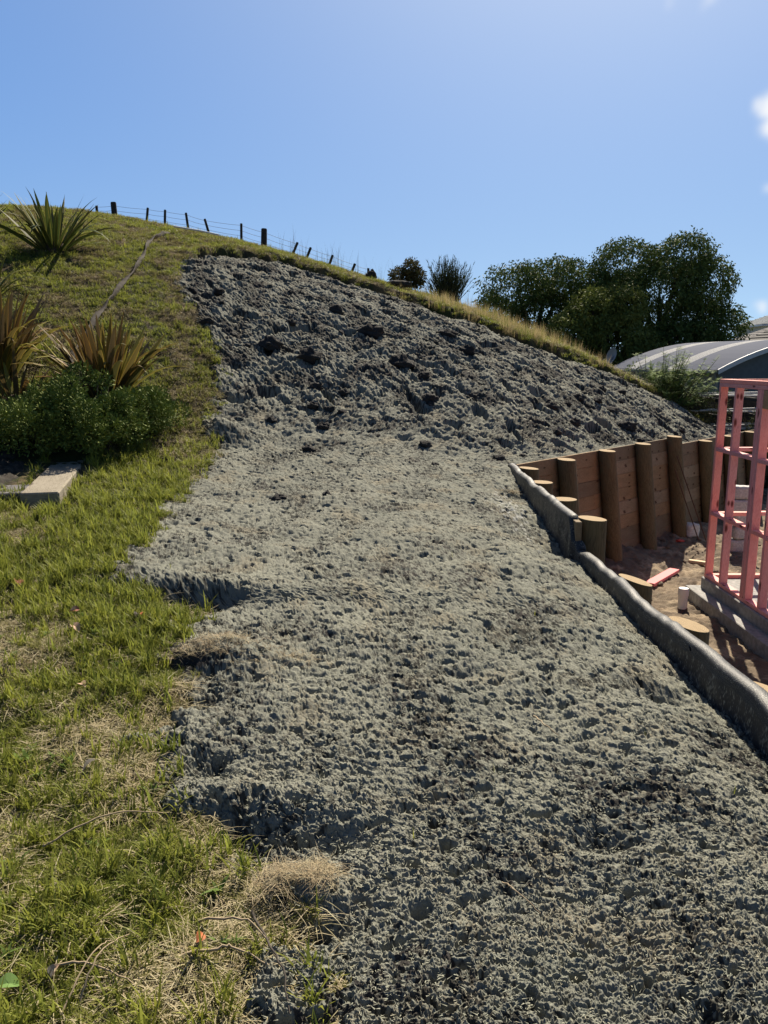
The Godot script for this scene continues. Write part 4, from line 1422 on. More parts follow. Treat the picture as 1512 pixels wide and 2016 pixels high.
# ---------------------------------------------------------------- low shrubs by the timber
func build_bushes() -> void:
	var lm := leaf_mat(0.3)
	var wood := mat(lin(0.09, 0.07, 0.05), 0.9)
	var c0 := Color(0.07, 0.105, 0.025)
	var c1 := Color(0.19, 0.23, 0.055)
	for q in [[Vector3(-3.75, 0, -8.35), [[Vector3(0, 0.42, 0), Vector3(0.62, 0.36, 0.5)], [Vector3(-0.45, 0.34, 0.1), Vector3(0.42, 0.3, 0.4)], [Vector3(0.2, 0.62, -0.1), Vector3(0.36, 0.24, 0.35)], [Vector3(0.5, 0.36, 0.05), Vector3(0.42, 0.3, 0.42)], [Vector3(0.0, 0.2, 0.2), Vector3(0.7, 0.25, 0.45)]], "wide mounded dark green shrub at the end of the timber beam", 26000],
			[Vector3(-3.12, 0, -8.7), [[Vector3(0, 0.4, 0), Vector3(0.42, 0.32, 0.4)], [Vector3(0.1, 0.58, 0.0), Vector3(0.26, 0.2, 0.28)], [Vector3(-0.25, 0.28, 0.1), Vector3(0.35, 0.28, 0.35)], [Vector3(0.2, 0.3, 0.05), Vector3(0.32, 0.27, 0.34)]], "rounded dark green shrub beside the wide one, next to the sprayed slope", 15000],
			[Vector3(-2.85, 0, -9.3), [[Vector3(0, 0.32, 0), Vector3(0.3, 0.26, 0.3)], [Vector3(-0.18, 0.45, 0), Vector3(0.24, 0.2, 0.25)], [Vector3(0.16, 0.26, 0.05), Vector3(0.24, 0.22, 0.25)]], "smallest green shrub of the row, behind the rounded one", 8000]]:
		var p: Vector3 = q[0]
		p.y = land(p.x, p.z)
		for l in q[1]:
			l[0] *= Vector3(1.0, 0.7, 1.0)
			l[1] *= Vector3(0.95, 0.72, 1.0)
		var b := thing("mounded_shrub", p, q[2], "shrub", "low shrubs below the flax")
		var s := Soup.new()
		var tips := []
		for l in q[1]: tips.append(l[0])
		limbs(s, Vector3(0, -0.05, 0), tips, 0.03, Vector3(0, 0.12, 0))
		obj("stem", s.mesh(), wood, at(p), b)
		var lobes: Array = q[1].duplicate()
		for l in q[1]:
			for i in 6:
				var a := rng.randf() * TAU
				var up := rng.randf_range(-0.1, 0.95)
				var dd := Vector3(cos(a) * sqrt(1.0 - up * up), up, sin(a) * sqrt(1.0 - up * up))
				var rr := rng.randf_range(0.1, 0.2)
				lobes.append([l[0] + dd * l[1] * rng.randf_range(0.85, 1.12), Vector3(rr, rr * rng.randf_range(0.7, 1.2), rr)])
		obj("foliage", crown(lobes, int(q[3] * 1.5), 0.036, 0.5, c0, c1, int(q[3]), -0.3, 0.45), lm, at(p), b)
	# bare twiggy sprigs standing out of the shrubs
	for q in [[-3.4, -8.75, 0.75], [-3.2, -8.8, 0.7]]:
		var p := Vector3(q[0], land(q[0], q[1]), q[1])
		var b := thing("leggy_sprig", p, "leggy sprig with bare stems rising between the low shrubs", "shrub", "leggy sprigs between the shrubs")
		var s := Soup.new()
		for i in 7: s.tube(PackedVector3Array([Vector3.ZERO, Vector3(rng.randfn() * 0.05, q[2] * 0.5, rng.randfn() * 0.05), Vector3(rng.randfn() * 0.1, q[2] * rng.randf_range(0.85, 1.1), rng.randfn() * 0.1)]), PackedFloat32Array([0.008, 0.006, 0.003]), 5, Color.WHITE, false)
		obj("stem", s.mesh(), wood, at(p), b)
		obj("foliage", crown([[Vector3(0, q[2] * 1.0, 0), Vector3(0.13, 0.11, 0.13)]], 500, 0.04, 0.5, c0, c1, int(q[0] * -100), -0.15, 0.3), lm, at(p), b)

# ---------------------------------------------------------------- loose things
func build_objects() -> void:
	# weathered beam
	var wt := tex(wood_image(Color(0.55, 0.52, 0.455), Color(0.41, 0.375, 0.315), Color(0.25, 0.215, 0.17), 91, 2, 1.0))
	var bm := mat(Color.WHITE, 0.9, wt, Vector3(0.5, 1.1, 1), wt, 0.3)
	var p0 := Vector3(-2.95, 0.41, -6.5)
	var p1 := Vector3(-3.42, 0.49, -8.45)
	var dir := (p1 - p0)
	var b := frame_of(dir, Vector3.UP)
	var beam := thing("timber_beam", (p0 + p1) / 2, "thick weathered timber beam lying on the grass against the shrubs", "beam")
	obj("beam", box_mesh(Vector3(dir.length(), 0.19, 0.315), 0.012), bm, at((p0 + p1) / 2, b), beam)
	# small dark bolt standing out of the beam's side
	var stap := Soup.new()
	stap.tube(PackedVector3Array([Vector3(0, -0.04, 0.172), Vector3(0, 0.03, 0.172), Vector3(0, 0.045, 0.165)]), even(0.009, 3), 6)
	obj("bolt", stap.mesh(), mat(lin(0.03, 0.025, 0.022), 0.6), at((p0 + p1) / 2 + Vector3(0, 0.05, 0) + b.x * 0.15, b), beam)
	# garden bed beside it
	var gb := obj("garden_bed", sheet_patch(Vector2(-5.6, -3.25), Vector2(6.6, 9.4), 70), world_mapped(vcol(mat(Color.WHITE, 0.95, tex(noise_image(256, 0.07, 0.6, 1.0, 61, 4)), Vector3(3, 3, 3)))))
	tag(gb, "bare dark garden bed beside the timber beam", "ground", "", "structure")
	# paver
	var pv := Vector3(-3.5, land(-3.5, -6.78) + 0.005, -6.78)
	var pav := obj("paving_stone", box_mesh(Vector3(0.6, 0.06, 0.5), 0.01), world_mapped(mat(lin(0.16, 0.15, 0.155), 0.85, tex(noise_image(256, 0.05, 0.7, 1.0, 62, 4)), Vector3(1.5, 1.5, 1.5))), at(pv, Basis(Vector3.UP, 0.3)))
	tag(pav, "grey paving stone set in the bed beside the beam", "paving stone")
	# little red-tipped marker stake and chain in the bed
	var mp := Vector3(-4.15, land(-4.15, -8.3), -8.3)
	var mk := thing("marker_stake", mp, "short white stake with a red tip in the bed behind the shrub", "stake")
	obj("stake", tube_mesh(PackedVector3Array([Vector3(0.05, -0.05, 0), Vector3(0, 0.5, 0)]), even(0.014, 2), 8), mat(lin(0.7, 0.7, 0.7), 0.5), at(mp), mk)
	obj("tip", tube_mesh(PackedVector3Array([Vector3(0, 0.495, 0), Vector3(-0.005, 0.55, 0)]), even(0.02, 2), 8), mat(lin(0.35, 0.05, 0.03), 0.5), at(mp), mk)
	# hose up the lawn
	var hp := [[-3.7, -9.1], [-3.95, -9.9], [-4.17, -10.47], [-4.21, -11.1], [-4.30, -12.24], [-4.35, -13.31], [-4.45, -14.65], [-4.70, -16.0], [-4.83, -16.9], [-4.80, -18.0]]
	var cv := Curve3D.new()
	for i in hp.size():
		var q := Vector3(hp[i][0], 0, hp[i][1])
		var t := Vector3(hp[mini(i + 1, hp.size() - 1)][0] - hp[maxi(i - 1, 0)][0], 0, hp[mini(i + 1, hp.size() - 1)][1] - hp[maxi(i - 1, 0)][1]) / 6.0
		cv.add_point(q, -t, t)
	var pts := PackedVector3Array()
	var n := 160
	for i in n + 1:
		var q := cv.sample_baked(cv.get_baked_length() * i / n)
		q.y = land(q.x, q.z) + lawn_micro(q.x, -q.z) + 0.055
		pts.append(q)
	var hs := Soup.new()
	hs.tube(pts, even(0.046, pts.size()), 14, Color(0.07, 0.06, 0.052), true, 0.36, 1.9)
	var hm := vcol(mat(Color.WHITE, 0.8))
	hm.metallic_specular = 0.12
	tag(obj("flat_hose", hs.mesh(), hm), "twisted flat dark hose running up the lawn", "hose")
	var st := Soup.new()
	st.tube(PackedVector3Array([Vector3(-4.75, land(-4.75, -18.3) + 0.16, -18.3), Vector3(-4.2, land(-4.2, -18.5) + 0.14, -18.5), Vector3(-3.75, land(-3.75, -18.4) + 0.14, -18.4)]), even(0.022, 3), 8)
	tag(obj("pale_strip", st.mesh(), mat(lin(0.6, 0.6, 0.58), 0.5)), "thin pale pipe lying on the grass near the crest", "pipe")
	# clods and shaded hollows alike as dark lumps, backlit shade in their colour
	var soil := world_mapped(mat(lin(0.055, 0.052, 0.048), 0.98, tex(noise_image(256, 0.08, 0.55, 1.0, 63, 4)), Vector3(4, 4, 4), tex(noise_image(256, 0.12, 0, 1, 64, 3)), 0.8))
	var lumps := []
	for i in 7: lumps.append(lump(300 + i, 0.6, Vector3(1.1, 0.72, 0.9), 12, 16))
	var k := 0
	for c in [[-0.93, -9.45, 0.08], [-1.0, -7.22, 0.07], [-1.51, -10.25, 0.086], [-0.99, -10.78, 0.085], [-0.99, -11.3, 0.104], [-0.75, -10.69, 0.078], [-0.58, -10.57, 0.055], [-0.8, -10.2, 0.085], [-0.58, -11.32, 0.074], [-0.37, -11.14, 0.064], [0.27, -11.52, 0.084], [0.66, -11.33, 0.113], [0.53, -9.87, 0.078], [0.68, -11.2, 0.053], [-0.07, -10.01, 0.037], [2.73, -13.33, 0.14], [2.03, -11.97, 0.069], [2.63, -12.22, 0.08], [1.85, -10.22, 0.059], [1.49, -9.92, 0.073], [0.62, -12.13, 0.095], [0.05, -11.94, 0.094], [0.6, -9.14, 0.057], [-0.55, -7.31, 0.05], [1.39, -13.47, 0.144], [1.86, -13.15, 0.105], [3.88, -13.39, 0.136], [3.25, -13.16, 0.112], [2.99, -12.65, 0.068], [3.65, -13.34, 0.089], [2.61, -12.18, 0.091], [2.93, -11.97, 0.102], [4.03, -12.88, 0.131], [2.52, -11.26, 0.075], [4.12, -12.33, 0.092], [2.02, -11.96, 0.064], [3.93, -14.05, 0.083], [4.25, -14.03, 0.067], [5.39, -13.98, 0.073], [5.21, -14.25, 0.098], [4.43, -14.55, 0.078], [-0.88, -14.4, 0.126], [-0.24, -13.49, 0.169], [-1.79, -12.35, 0.172], [-1.14, -12.13, 0.169], [-2.41, -12.07, 0.105], [-2.13, -12.23, 0.064], [-2.75, -13.47, 0.061], [-3.32, -13.81, 0.087], [-2.9, -14.0, 0.098], [-2.48, -12.59, 0.11], [0.27, -12.43, 0.174], [-0.76, -13.52, 0.118], [-1.78, -15.05, 0.063], [-3.2, -13.49, 0.071], [-2.82, -12.6, 0.088], [1.13, -14.2, 0.149], [-1.57, -13.39, 0.07]]:
		var r: float = c[2]
		var q := Vector3(c[0], ground_y(c[0], c[1]) + r * 0.1, c[1])
		var o := obj("soil_clod", lumps[k % 7], soil, at(q, Basis(Vector3.UP, rng.randf() * TAU).scaled(Vector3(r * rng.randf_range(0.9, 1.3), r * rng.randf_range(0.9, 1.2), r * 1.05) * 0.95)))
		tag(o, "dark soil clod with backlit shade put into its colour, on the sprayed ground", "soil clod", "dark clods on the sprayed hillside")
		k += 1
	# stump and sod on the ridge
	var sp := Vector3(-0.3, land(-0.3, -18.2), -18.2)
	tag(obj("earth_lump", lump(340, 0.7, Vector3(0.12, 0.15, 0.11)), soil, at(sp + Vector3(0, 0.06, 0))), "dark pointed lump of earth on the ridge at the fence end", "earth lump")
	sp = Vector3(0.3, land(0.3, -17.9), -17.9)
	tag(obj("earth_lump", lump(341, 0.4, Vector3(0.28, 0.09, 0.18)), soil, at(sp + Vector3(0, 0.1, 0))), "flat dark lump of turned earth below the ridge shrub", "earth lump")
	# stones and offcuts on the site floor
	var white := world_mapped(mat(lin(0.62, 0.60, 0.57), 0.85, tex(noise_image(128, 0.06, 0.75, 1.0, 65, 3)), Vector3(3, 3, 3)))
	var bx := 5.08
	var bz := -12.5
	tag(obj("white_block", lump(350, 0.16, Vector3(0.155, 0.135, 0.14), 14, 18, 0.9), white, at(Vector3(bx, site_y(bx, -bz) + 0.1, bz), Basis(Vector3.UP, 0.4))), "chipped white block lying at the foot of the wall", "block")
	for i in 5:
		var yy := site_y(5.62, 12.0) + 0.11 + i * 0.215
		var xx: float = 5.66 + [0.0, 0.04, 0.02, -0.06, 0.01][i]
		var lab: String = ["lowest white block of the stack behind the pink frame", "second white block up in the stack behind the frame", "middle white block of the stack behind the frame", "white block jutting out, second from the top of the stack", "topmost white block of the stack behind the pink frame"][i]
		tag(obj("building_block", lump(360 + i, 0.07, Vector3(0.19, 0.125, 0.13), 14, 20, 0.97), white, at(Vector3(xx, yy, -12.0), Basis(Vector3.UP, rng.randf_range(-0.25, 0.25)))), lab, "block", "stacked white blocks")
	var pink := mat(Color(0.86, 0.5, 0.5), 0.75)
	var pk := Vector3(3.87, site_y(3.87, 10.34) + 0.035, -10.34)
	tag(obj("timber_offcut", box_mesh(Vector3(0.95, 0.045, 0.14), 0.004), pink, at(pk, Basis(Vector3.UP, deg_to_rad(50)))), "pink timber offcut lying on the earth beyond the slab corner", "offcut")
	pk = Vector3(4.73, site_y(4.73, 11.2) + 0.03, -11.2)
	tag(obj("timber_offcut", box_mesh(Vector3(0.3, 0.045, 0.09), 0.004), mat(lin(0.55, 0.42, 0.27), 0.8), at(pk, Basis(Vector3.UP, deg_to_rad(-35)))), "short pale timber offcut on the earth by the frame corner", "offcut")
	pk = Vector3(4.75, site_y(4.75, 12.05) + 0.02, -12.05)
	tag(obj("plastic_scrap", lump(370, 0.5, Vector3(0.07, 0.025, 0.05)), mat(lin(0.5, 0.06, 0.035), 0.5), at(pk)), "crumpled red plastic scrap on the site floor", "scrap")
	# loose stones and broken clods on the site floor
	var stone := world_mapped(mat(lin(0.2, 0.155, 0.11), 0.95, tex(noise_image(128, 0.06, 0.6, 1.0, 67, 3)), Vector3(5, 5, 5)))
	for i in 44:
		var dd := rng.randf_range(5.0, 12.6)
		var xx := wall_x(dd) + rng.randf_range(0.3, 2.1)
		if xx > 3.7 and dd < 9.6: continue
		var rr := rng.randf_range(0.02, 0.055)
		tag(obj("earth_crumb", lumps[i % 7], stone, at(Vector3(xx, site_y(xx, dd) + rr * 0.3, -dd), Basis(Vector3.UP, rng.randf() * TAU).scaled(Vector3(rr, rr * 0.8, rr)))), "small brown crumb of earth on the site floor inside the wall", "earth crumb", "earth crumbs on the site floor")
	# leaning rods
	var rust := mat(lin(0.09, 0.045, 0.025), 0.8)
	for q in [[Vector3(4.72, 0.12, -12.35), Vector3(5.15, -1.2, -12.0)], [Vector3(4.70, -0.1, -12.35), Vector3(5.05, -1.2, -12.05)]]:
		var m := tube_mesh(PackedVector3Array([Vector3.ZERO, q[0] - q[1]]), even(0.009, 2), 6)
		tag(obj("steel_rod", m, rust, at(q[1])), "thin rusty rod leaning on the tallest post", "rod", "rusty rods against the wall")
	# twigs
	var twm := mat(lin(0.30, 0.235, 0.15), 0.9)
	var dkm := mat(lin(0.06, 0.05, 0.04), 0.9)
	var twigs := [
		[[[-0.88, -1.73], [-0.77, -1.73], [-0.63, -1.69]], 0.006, twm, "pale twig lying in the foreground grass", 0.03],
		[[[-0.55, -1.78], [-0.44, -1.78], [-0.40, -1.79], [-0.30, -1.75]], 0.007, twm, "kinked pale root at the edge of the sprayed mulch", 0.03],
		[[[-0.38, -1.95], [-0.30, -1.78], [-0.26, -1.71], [-0.23, -1.6]], 0.006, dkm, "dark bent root hanging below the straw sod", 0.035],
		[[[-0.53, -1.91], [-0.44, -1.87], [-0.35, -1.85], [-0.28, -1.77]], 0.006, twm, "thin root crossing in front of the straw sod", 0.05],
		[[[-0.75, -1.63], [-0.73, -1.72], [-0.70, -1.86]], 0.004, twm, "straight straw stalk pointing up out of the grass", 0.06],
		[[[-0.78, -1.60], [-0.75, -1.74], [-0.74, -1.84]], 0.004, twm, "thin straw stalk beside the straight one in the grass", 0.05],
		[[[-1.10, -2.24], [-0.92, -2.33], [-0.76, -2.41]], 0.005, twm, "long pale reed lying across the dry thatch", 0.05],
		[[[1.90, -10.57], [1.96, -10.8], [2.28, -11.28]], 0.012, dkm, "curved dark branch arching off the sprayed slope above the wall", 0.16],
		[[[1.92, -10.7], [2.21, -10.89], [2.51, -11.06]], 0.01, dkm, "straight dark branch lying below the arching one", 0.05],
		[[[0.66, -3.16], [0.68, -3.04], [0.73, -2.98]], 0.006, twm, "short stick half buried in the mulch", 0.02],
		[[[0.36, -2.09], [0.39, -2.03], [0.45, -1.96]], 0.004, twm, "thin pale stick on the near mulch", 0.02]]
	for t in twigs:
		var tp := PackedVector3Array()
		var tr := PackedFloat32Array()
		var src: Array = t[0]
		var steps := 12
		for i in steps + 1:
			var u := float(i) / steps * (src.size() - 1)
			var i0 := mini(int(u), src.size() - 2)
			var x := lerpf(src[i0][0], src[i0 + 1][0], u - i0)
			var z := lerpf(src[i0][1], src[i0 + 1][1], u - i0)
			var lift: float = t[4] * sin(PI * float(i) / steps)
			tp.append(Vector3(x + 0.006 * nz.get_noise_2d(i * 0.8, x * 9.0), ground_y(x, z) * 0.0 + land(x, z) + (dents(x, -z) if inside(x, -z) > 0 else 0.0) + 0.022 + lift, z + 0.006 * nz.get_noise_2d(x * 7.0, i * 0.7)))
			tr.append(t[1] * 0.62 * (1.1 - 0.6 * i / steps))
		tag(obj("twig", tube_mesh(tp, tr, 6), t[2]), t[3], "twig")
	# fallen leaves
	var lf := Soup.new()
	for i in 6:
		for s in [-1.0, 1.0]:
			var w := func(t: float) -> float: return 0.32 * sin(PI * pow(t, 0.8))
			var y := func(t: float) -> float: return 0.12 * sin(t * 4.0)
			var t0 := i / 6.0
			var t1 := (i + 1) / 6.0
			lf.quad(Vector3(t0 - 0.5, y.call(t0), 0), Vector3(t1 - 0.5, y.call(t1), 0), Vector3(t1 - 0.5, y.call(t1) + w.call(t1) * 0.5, s * w.call(t1)), Vector3(t0 - 0.5, y.call(t0) + w.call(t0) * 0.5, s * w.call(t0)), Vector3.UP)
	var lfm := lf.mesh()
	var cols := {"red brown": lin(0.20, 0.05, 0.025), "orange brown": lin(0.35, 0.10, 0.03), "pale tan": lin(0.42, 0.28, 0.18), "green": lin(0.10, 0.18, 0.04)}
	for q in [[-2.3, -4.66, "red brown", 0.10, "red brown curled leaf on the lawn beside the sprayed edge"], [-1.41, -4.22, "orange brown", 0.08, "orange brown leaf in the tuft below the dark hollow"], [-1.67, -3.97, "pale tan", 0.08, "pale tan dead leaf on the middle of the lawn"], [-1.39, -3.33, "pale tan", 0.06, "small tan dead leaf on the dry thatch"], [-1.78, -4.24, "red brown", 0.06, "small red brown leaf near the tan one"], [-1.12, -2.69, "pale tan", 0.07, "curled tan leaf on the near dry grass"], [-0.50, -1.83, "orange brown", 0.045, "tiny orange leaf beside the pale root"], [-0.95, -1.69, "green", 0.07, "green leaf lying in the foreground grass"], [-0.85, -1.72, "pale tan", 0.05, "tan leaf scrap next to the foreground twig"]]:
		var m := mat(cols[q[2]], 0.7)
		m.backlight_enabled = true
		m.backlight = Color(0.4, 0.4, 0.4)
		var s: float = q[3]
		var o := obj("fallen_leaf", lfm, m, at(Vector3(q[0], land(q[0], q[1]) + lawn_micro(q[0], -q[1]) + 0.03, q[1]), Basis(Vector3(rng.randfn() * 0.3, 1, rng.randfn() * 0.3).normalized(), rng.randf() * TAU).scaled(Vector3(s, s, s))))
		tag(o, q[4], "leaf", "fallen leaves")

func sheet_patch(xr: Vector2, dr: Vector2, n: int) -> ArrayMesh:
	var rows := PackedFloat32Array()
	for i in n: rows.append(lerpf(dr.x, dr.y, i / float(n - 1)))
	var a := Color(0.035, 0.028, 0.022)
	var b := Color(0.10, 0.08, 0.06)
	return sheet(rows, n, func(_d: float) -> Vector2: return xr,
		func(x: float, d: float, _q: float) -> float:
			var e := minf(minf(x - xr.x, xr.y + (-0.3 * (d - 6.7)) - x), minf(d - dr.x, dr.y - d)) + 0.15 * nb.get_noise_2d(x * 3.0, d * 3.0)
			return land(x, -d) + 0.03 * nz.get_noise_2d(x * 7.0, d * 7.0) + 0.012 * nz.get_noise_2d(x * 25.0, d * 25.0) + 0.03 - 0.2 * smoothstep(0.25, -0.1, e),
		func(x: float, d: float, _q: float) -> Color: return a.lerp(b, smoothstep(0.0, 0.6, nz.get_noise_2d(x * 12.0, d * 12.0) + 0.4 * nz.get_noise_2d(x * 40.0, d * 40.0))),
		func(_x: float, _d: float) -> float: return 1.0)

func in_bed(x: float, d: float) -> bool:
	if d > 6.75 and d < 9.3 and x < -3.2 - 0.3 * (d - 6.7) and x > -5.5: return true
	# the beam itself
	if d > 6.5 and d < 8.5:
		var bx := lerpf(-2.95, -3.42, (d - 6.5) / 1.95)
		if absf(x - bx) < 0.2: return true
	return false

# ---------------------------------------------------------------- grass and fibres
func build_grass() -> void:
	var gm := leaf_mat(0.9)
	gm.roughness = 0.5
	var dm := vcol(mat(Color.WHITE, 0.8))
	dm.cull_mode = BaseMaterial3D.CULL_DISABLED
	dm.backlight_enabled = true
	dm.backlight = Color(0.4, 0.4, 0.4)
	var short := []
	var lush := []
	var straw := []
	for i in 4:
		short.append(tuft(16, 0.012, 0.04, 0.0034, 0.024, 1.1, 400 + i))
		lush.append(tuft(9, 0.04, 0.12, 0.0065, 0.02, 0.8, 410 + i))
		straw.append(tuft(7, 0.03, 0.15, 0.0026, 0.03, 0.5, 420 + i, true))
	var g0 := Color(0.15, 0.175, 0.033)
	var g1 := Color(0.31, 0.335, 0.062)
	var g2 := Color(0.045, 0.08, 0.018)
	var y0 := Color(0.25, 0.205, 0.115)
	var y1 := Color(0.40, 0.34, 0.215)
	var xs := [[], [], [], [], [], [], [], [], [], [], [], []]
	var cs := []
	for i in 12: cs.append(PackedColorArray())
	# graded density: many small tufts close by, fewer and larger ones up the hill
	var bands := [[1.0, 2.6, 5200, 1.0], [2.6, 4.5, 3000, 1.1], [4.5, 7.0, 1700, 1.3], [7.0, 11.0, 720, 1.7], [11.0, 16.0, 430, 2.1], [16.0, 20.5, 300, 2.3]]
	for b in bands:
		var x_lo: float = -0.68 * b[1] - 1.0
		var x_hi: float = 0.3 if b[1] < 16.0 else 7.5
		if b[0] >= 2.6 and b[1] < 12.0: x_hi = -0.9
		var cnt := int((x_hi - x_lo) * (b[1] - b[0]) * b[2])
		for i in cnt:
			var d := rng.randf_range(b[0], b[1])
			var x := rng.randf_range(x_lo, x_hi)
			if x < -0.68 * d - 0.9: continue
			var q := inside(x, d)
			if q > 0.05 + 0.1 * rng.randf() * rng.randf(): continue
			if in_bed(x, d): continue
			var dry := dryness(x, d)
			var dens := nz.get_noise_2d(x * 5.0 + 60.0, d * 5.0)
			if dens < -0.35 and rng.randf() < 0.7: continue
			var y := land(x, -d) + lawn_micro(x, d) - 0.004
			if d > 14.0: y += 0.09 * smoothstep(0.1, -0.1, q) * smoothstep(-0.9, -0.2, q) * smoothstep(14.0, 16.0, d)
			var bs := Basis(Vector3.UP, rng.randf() * TAU)
			var sc: float = b[3] * rng.randf_range(0.7, 1.3)
			var kind := 0
			if rng.randf() < 0.13 + 0.48 * smoothstep(0.35, 0.85, dry): kind = 2
			elif rng.randf() < (0.2 if dens > 0.1 else 0.05) * (1.6 - dry) * (2.0 if d > 3.8 and d < 9.0 else 0.7) * (0.35 if d > 9.5 else 1.0): kind = 1
			if kind == 0 and d > 11.0: sc *= 0.9
			if kind == 1: sc = minf(sc, 1.5)
			var col := g0.lerp(g1, rng.randf()).lerp(g2, 0.5 * clampf(-dens, 0, 1)) if kind < 2 else y0.lerp(y1, rng.randf())
			if kind == 0: col = col.lerp(y0, 0.55 * smoothstep(0.3, 0.9, dry + rng.randf_range(-0.25, 0.25)))
			var v := kind * 4 + rng.randi() % 4
			xs[v].append(Transform3D(bs.scaled(Vector3(sc, sc * rng.randf_range(0.8, 1.2), sc)), Vector3(x, y, -d)))
			cs[v].append(col)
	for v in 12:
		var kind := v / 4
		var label: String = ["short green blades of the patchy lawn", "longer bright green grass tufts of the lawn", "dry straw lying through the lawn"][kind]
		scatter(["lawn_grass", "long_grass", "dry_straw"][kind], [short, lush, straw][kind][v % 4], dm if kind == 2 else gm, xs[v], cs[v], label, "straw" if kind == 2 else "grass")
	# longer tufts along the edge of the sprayed ground
	var ex := []
	var ec := PackedColorArray()
	for i in 1500:
		var d := rng.randf_range(1.6, 13.0)
		var x: float = tl[int(d / 0.02)] + rng.randf_range(-0.35, 0.1)
		if nb.get_noise_2d(x * 2.0 + 7.0, d * 2.0) < 0.05: continue
		var sc := rng.randf_range(0.8, 1.5)
		ex.append(Transform3D(Basis(Vector3.UP, rng.randf() * TAU).scaled(Vector3(sc, sc, sc)), Vector3(x, land(x, -d) + lawn_micro(x, d) - 0.005, -d)))
		ec.append(g0.lerp(g1, rng.randf()))
	scatter("long_grass", lush[1], gm, ex, ec, "green grass tufts along the edge of the sprayed ground", "grass")
	# broad-leaved weeds in the lawn
	var wx := []
	var wc := PackedColorArray()
	for i in 420:
		var d := rng.randf_range(1.5, 7.0)
		var x := rng.randf_range(-0.6 * d - 0.4, -0.4)
		if inside(x, d) > -0.05 or nb.get_noise_2d(x * 1.8 + 33.0, d * 1.8) < 0.12 or in_bed(x, d): continue
		var sc := rng.randf_range(0.5, 1.2)
		wx.append(Transform3D(Basis(Vector3.UP, rng.randf() * TAU).scaled(Vector3(sc, sc, sc)), Vector3(x, land(x, -d) + lawn_micro(x, d), -d)))
		wc.append(Color(0.10, 0.16, 0.035).lerp(Color(0.17, 0.24, 0.06), rng.randf()))
	scatter("lawn_weeds", tuft(7, 0.03, 0.065, 0.017, 0.012, 1.3, 450), gm, wx, wc, "small broad leaved weeds scattered through the lawn", "weeds")
	# tall dry grass on the ridge
	var tall := tuft(12, 0.22, 0.55, 0.006, 0.06, 0.45, 431)
	var tx := []
	var tcol := PackedColorArray()
	for i in 1300:
		var x := rng.randf_range(0.3, 4.7)
		var top := interp(TX, TD, x)
		var d := top + rng.randf_range(-0.1, 1.0) * (1.3 if x < 4.0 else 0.8)
		if x < 1.0 and rng.randf() > (x - 0.2) or x > 3.2 and rng.randf() > (4.9 - x) / 1.7: continue
		if nb.get_noise_2d(x * 1.2, d * 1.2) < -0.3: continue
		var sc := rng.randf_range(0.25, 0.8) * lerpf(0.8, 1.0, smoothstep(0.3, 2.0, x))
		tx.append(Transform3D(Basis(Vector3.UP, rng.randf() * TAU).scaled(Vector3(sc, sc, sc)), Vector3(x, land(x, -d) - 0.02, -d)))
		tcol.append(Color(0.48, 0.38, 0.21).lerp(Color(0.32, 0.26, 0.13), rng.randf()) if rng.randf() < 0.8 else Color(0.18, 0.2, 0.05))
	scatter("tall_dry_grass", tall, gm, tx, tcol, "tall golden dry grass along the ridge above the slope", "grass")
	# thin seed stalks against the sky along the fence
	var stalk := tuft(5, 0.4, 0.75, 0.006, 0.08, 0.3, 433)
	var kx := []
	var kc := PackedColorArray()
	for i in 46:
		var x := rng.randf_range(-2.6, 3.2)
		var d := td[int((x + 30.0) / 0.02)] + rng.randf_range(0.3, 1.6)
		var sc := rng.randf_range(0.6, 1.1)
		kx.append(Transform3D(Basis(Vector3.UP, rng.randf() * TAU).scaled(Vector3(sc, sc, sc)), Vector3(x, land(x, -d) - 0.02, -d)))
		kc.append(Color(0.14, 0.13, 0.06))
	scatter("seed_stalks", stalk, dm, kx, kc, "thin seed stalks standing along the fence line", "grass")
	# straw on the two overturned sods and scattered over the mulch
	var sx := []
	var sc2 := PackedColorArray()
	for q in [[-0.31, 2.05, 0.12, 0.05, 90], [-0.2, 2.07, 0.05, 0.05, 40], [-0.85, 3.78, 0.2, 0.09, 60], [-0.55, 3.66, 0.25, 0.1, 60], [-0.95, 3.66, 0.12, 0.06, 60], [1.38, 8.15, 0.12, 0.1, 50]]:
		for i in q[4]:
			var x: float = q[0] + rng.randfn() * q[2] * 0.6
			var d: float = q[1] + rng.randfn() * q[3] * 0.6
			var b := Basis(Vector3.UP, rng.randf() * TAU) * Basis(Vector3.RIGHT, rng.randfn() * 0.22) * Basis(Vector3.FORWARD, rng.randfn() * 0.22)
			sx.append(Transform3D(b.scaled(Vector3.ONE * rng.randf_range(0.4, 0.75)), Vector3(x, land(x, -d) + maxf(dents(x, d), -0.02) + 0.012 + rng.randf() * 0.012, -d)))
			sc2.append(Color(0.26, 0.19, 0.11).lerp(y1, rng.randf()))
	scatter("sod_straw", straw[2], dm, sx, sc2, "pale straw matted over the overturned sods", "straw")
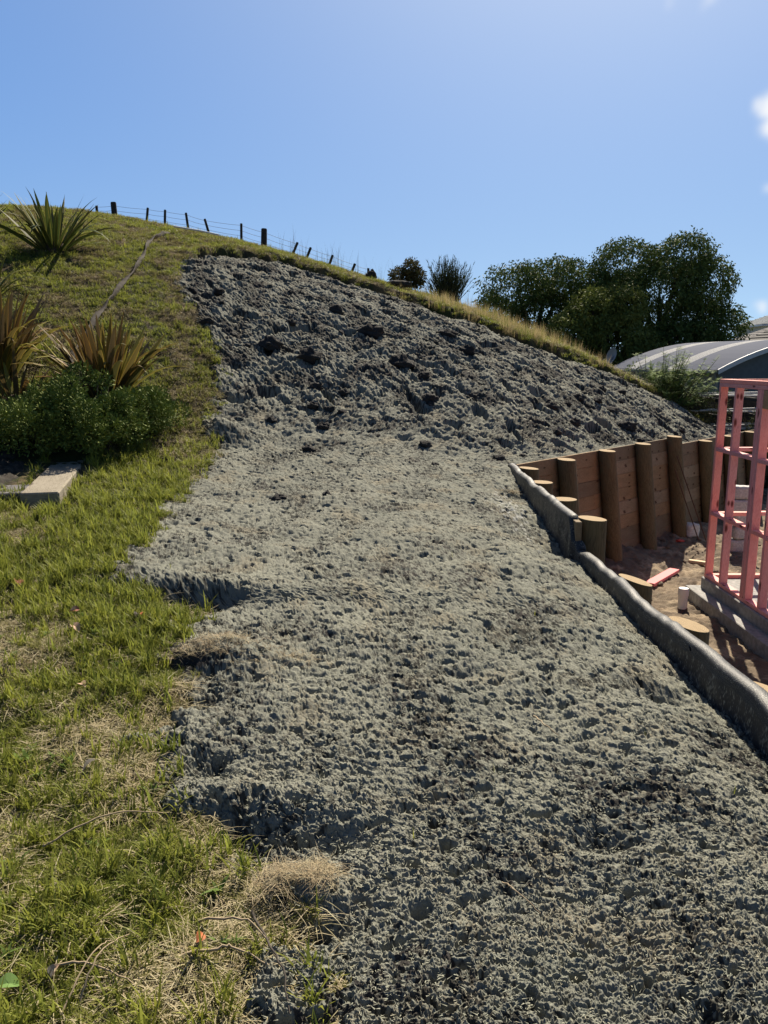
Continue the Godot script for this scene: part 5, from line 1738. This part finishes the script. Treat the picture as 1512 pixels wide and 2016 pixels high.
	# mulch fibres standing out of the sprayed surface
	var fib := Soup.new()
	var fr := RandomNumberGenerator.new()
	fr.seed = 5
	for i in 7:
		var a := fr.randf() * TAU
		var dd := Vector3(cos(a), fr.randf_range(0.0, 0.45), sin(a)).normalized()
		var p := Vector3(fr.randf_range(-1, 1), 0, fr.randf_range(-1, 1)) * 0.03
		var side := dd.cross(Vector3.UP).normalized() * fr.randf_range(0.0006, 0.0013)
		var l := fr.randf_range(0.005, 0.016)
		fib.tri(p - side, p + side, p + dd * l, Vector3.UP + dd)
	var fm := fib.mesh()
	var fx := []
	var fc := PackedColorArray()
	for i in 9000:
		var d := 1.2 + 4.6 * pow(rng.randf(), 1.35)
		var x := rng.randf_range(-0.55 * d - 0.4, minf(0.56 * d + 0.5, wall_x(d) - 0.08))
		if inside(x, d) < 0.06: continue
		var sc := rng.randf_range(0.8, 1.6)
		fx.append(Transform3D(Basis(Vector3.UP, rng.randf() * TAU).scaled(Vector3(sc, sc, sc)), Vector3(x, land(x, -d) + micro(x, d) + 0.011, -d)))
		fc.append(Color(0.29, 0.29, 0.215).lerp(Color(0.23, 0.24, 0.185), rng.randf()).lerp(Color(0.38, 0.33, 0.22), 0.4 if rng.randf() < 0.12 else 0.0))
	scatter("mulch_fibre", fm, dm, fx, fc, "short fibres of the sprayed mulch", "mulch")
	# a few grass blades coming up through the mulch
	var bx := []
	var bc := PackedColorArray()
	for q in [[-1.45, 5.05], [0.42, 2.7], [1.1, 3.0], [-0.2, 4.6], [0.9, 4.4], [-0.7, 3.0], [0.1, 2.3], [1.3, 2.6], [-1.0, 4.3], [0.5, 5.5]]:
		bx.append(Transform3D(Basis(Vector3.UP, rng.randf() * TAU).scaled(Vector3(0.6, 0.7, 0.6)), Vector3(q[0], land(q[0], -q[1]) + micro(q[0], q[1]), -q[1])))
		bc.append(g1)
	scatter("sprouting_grass", tuft(2, 0.06, 0.1, 0.006, 0.004, 0.4, 440), gm, bx, bc, "single green sprouts coming up through the mulch", "grass")
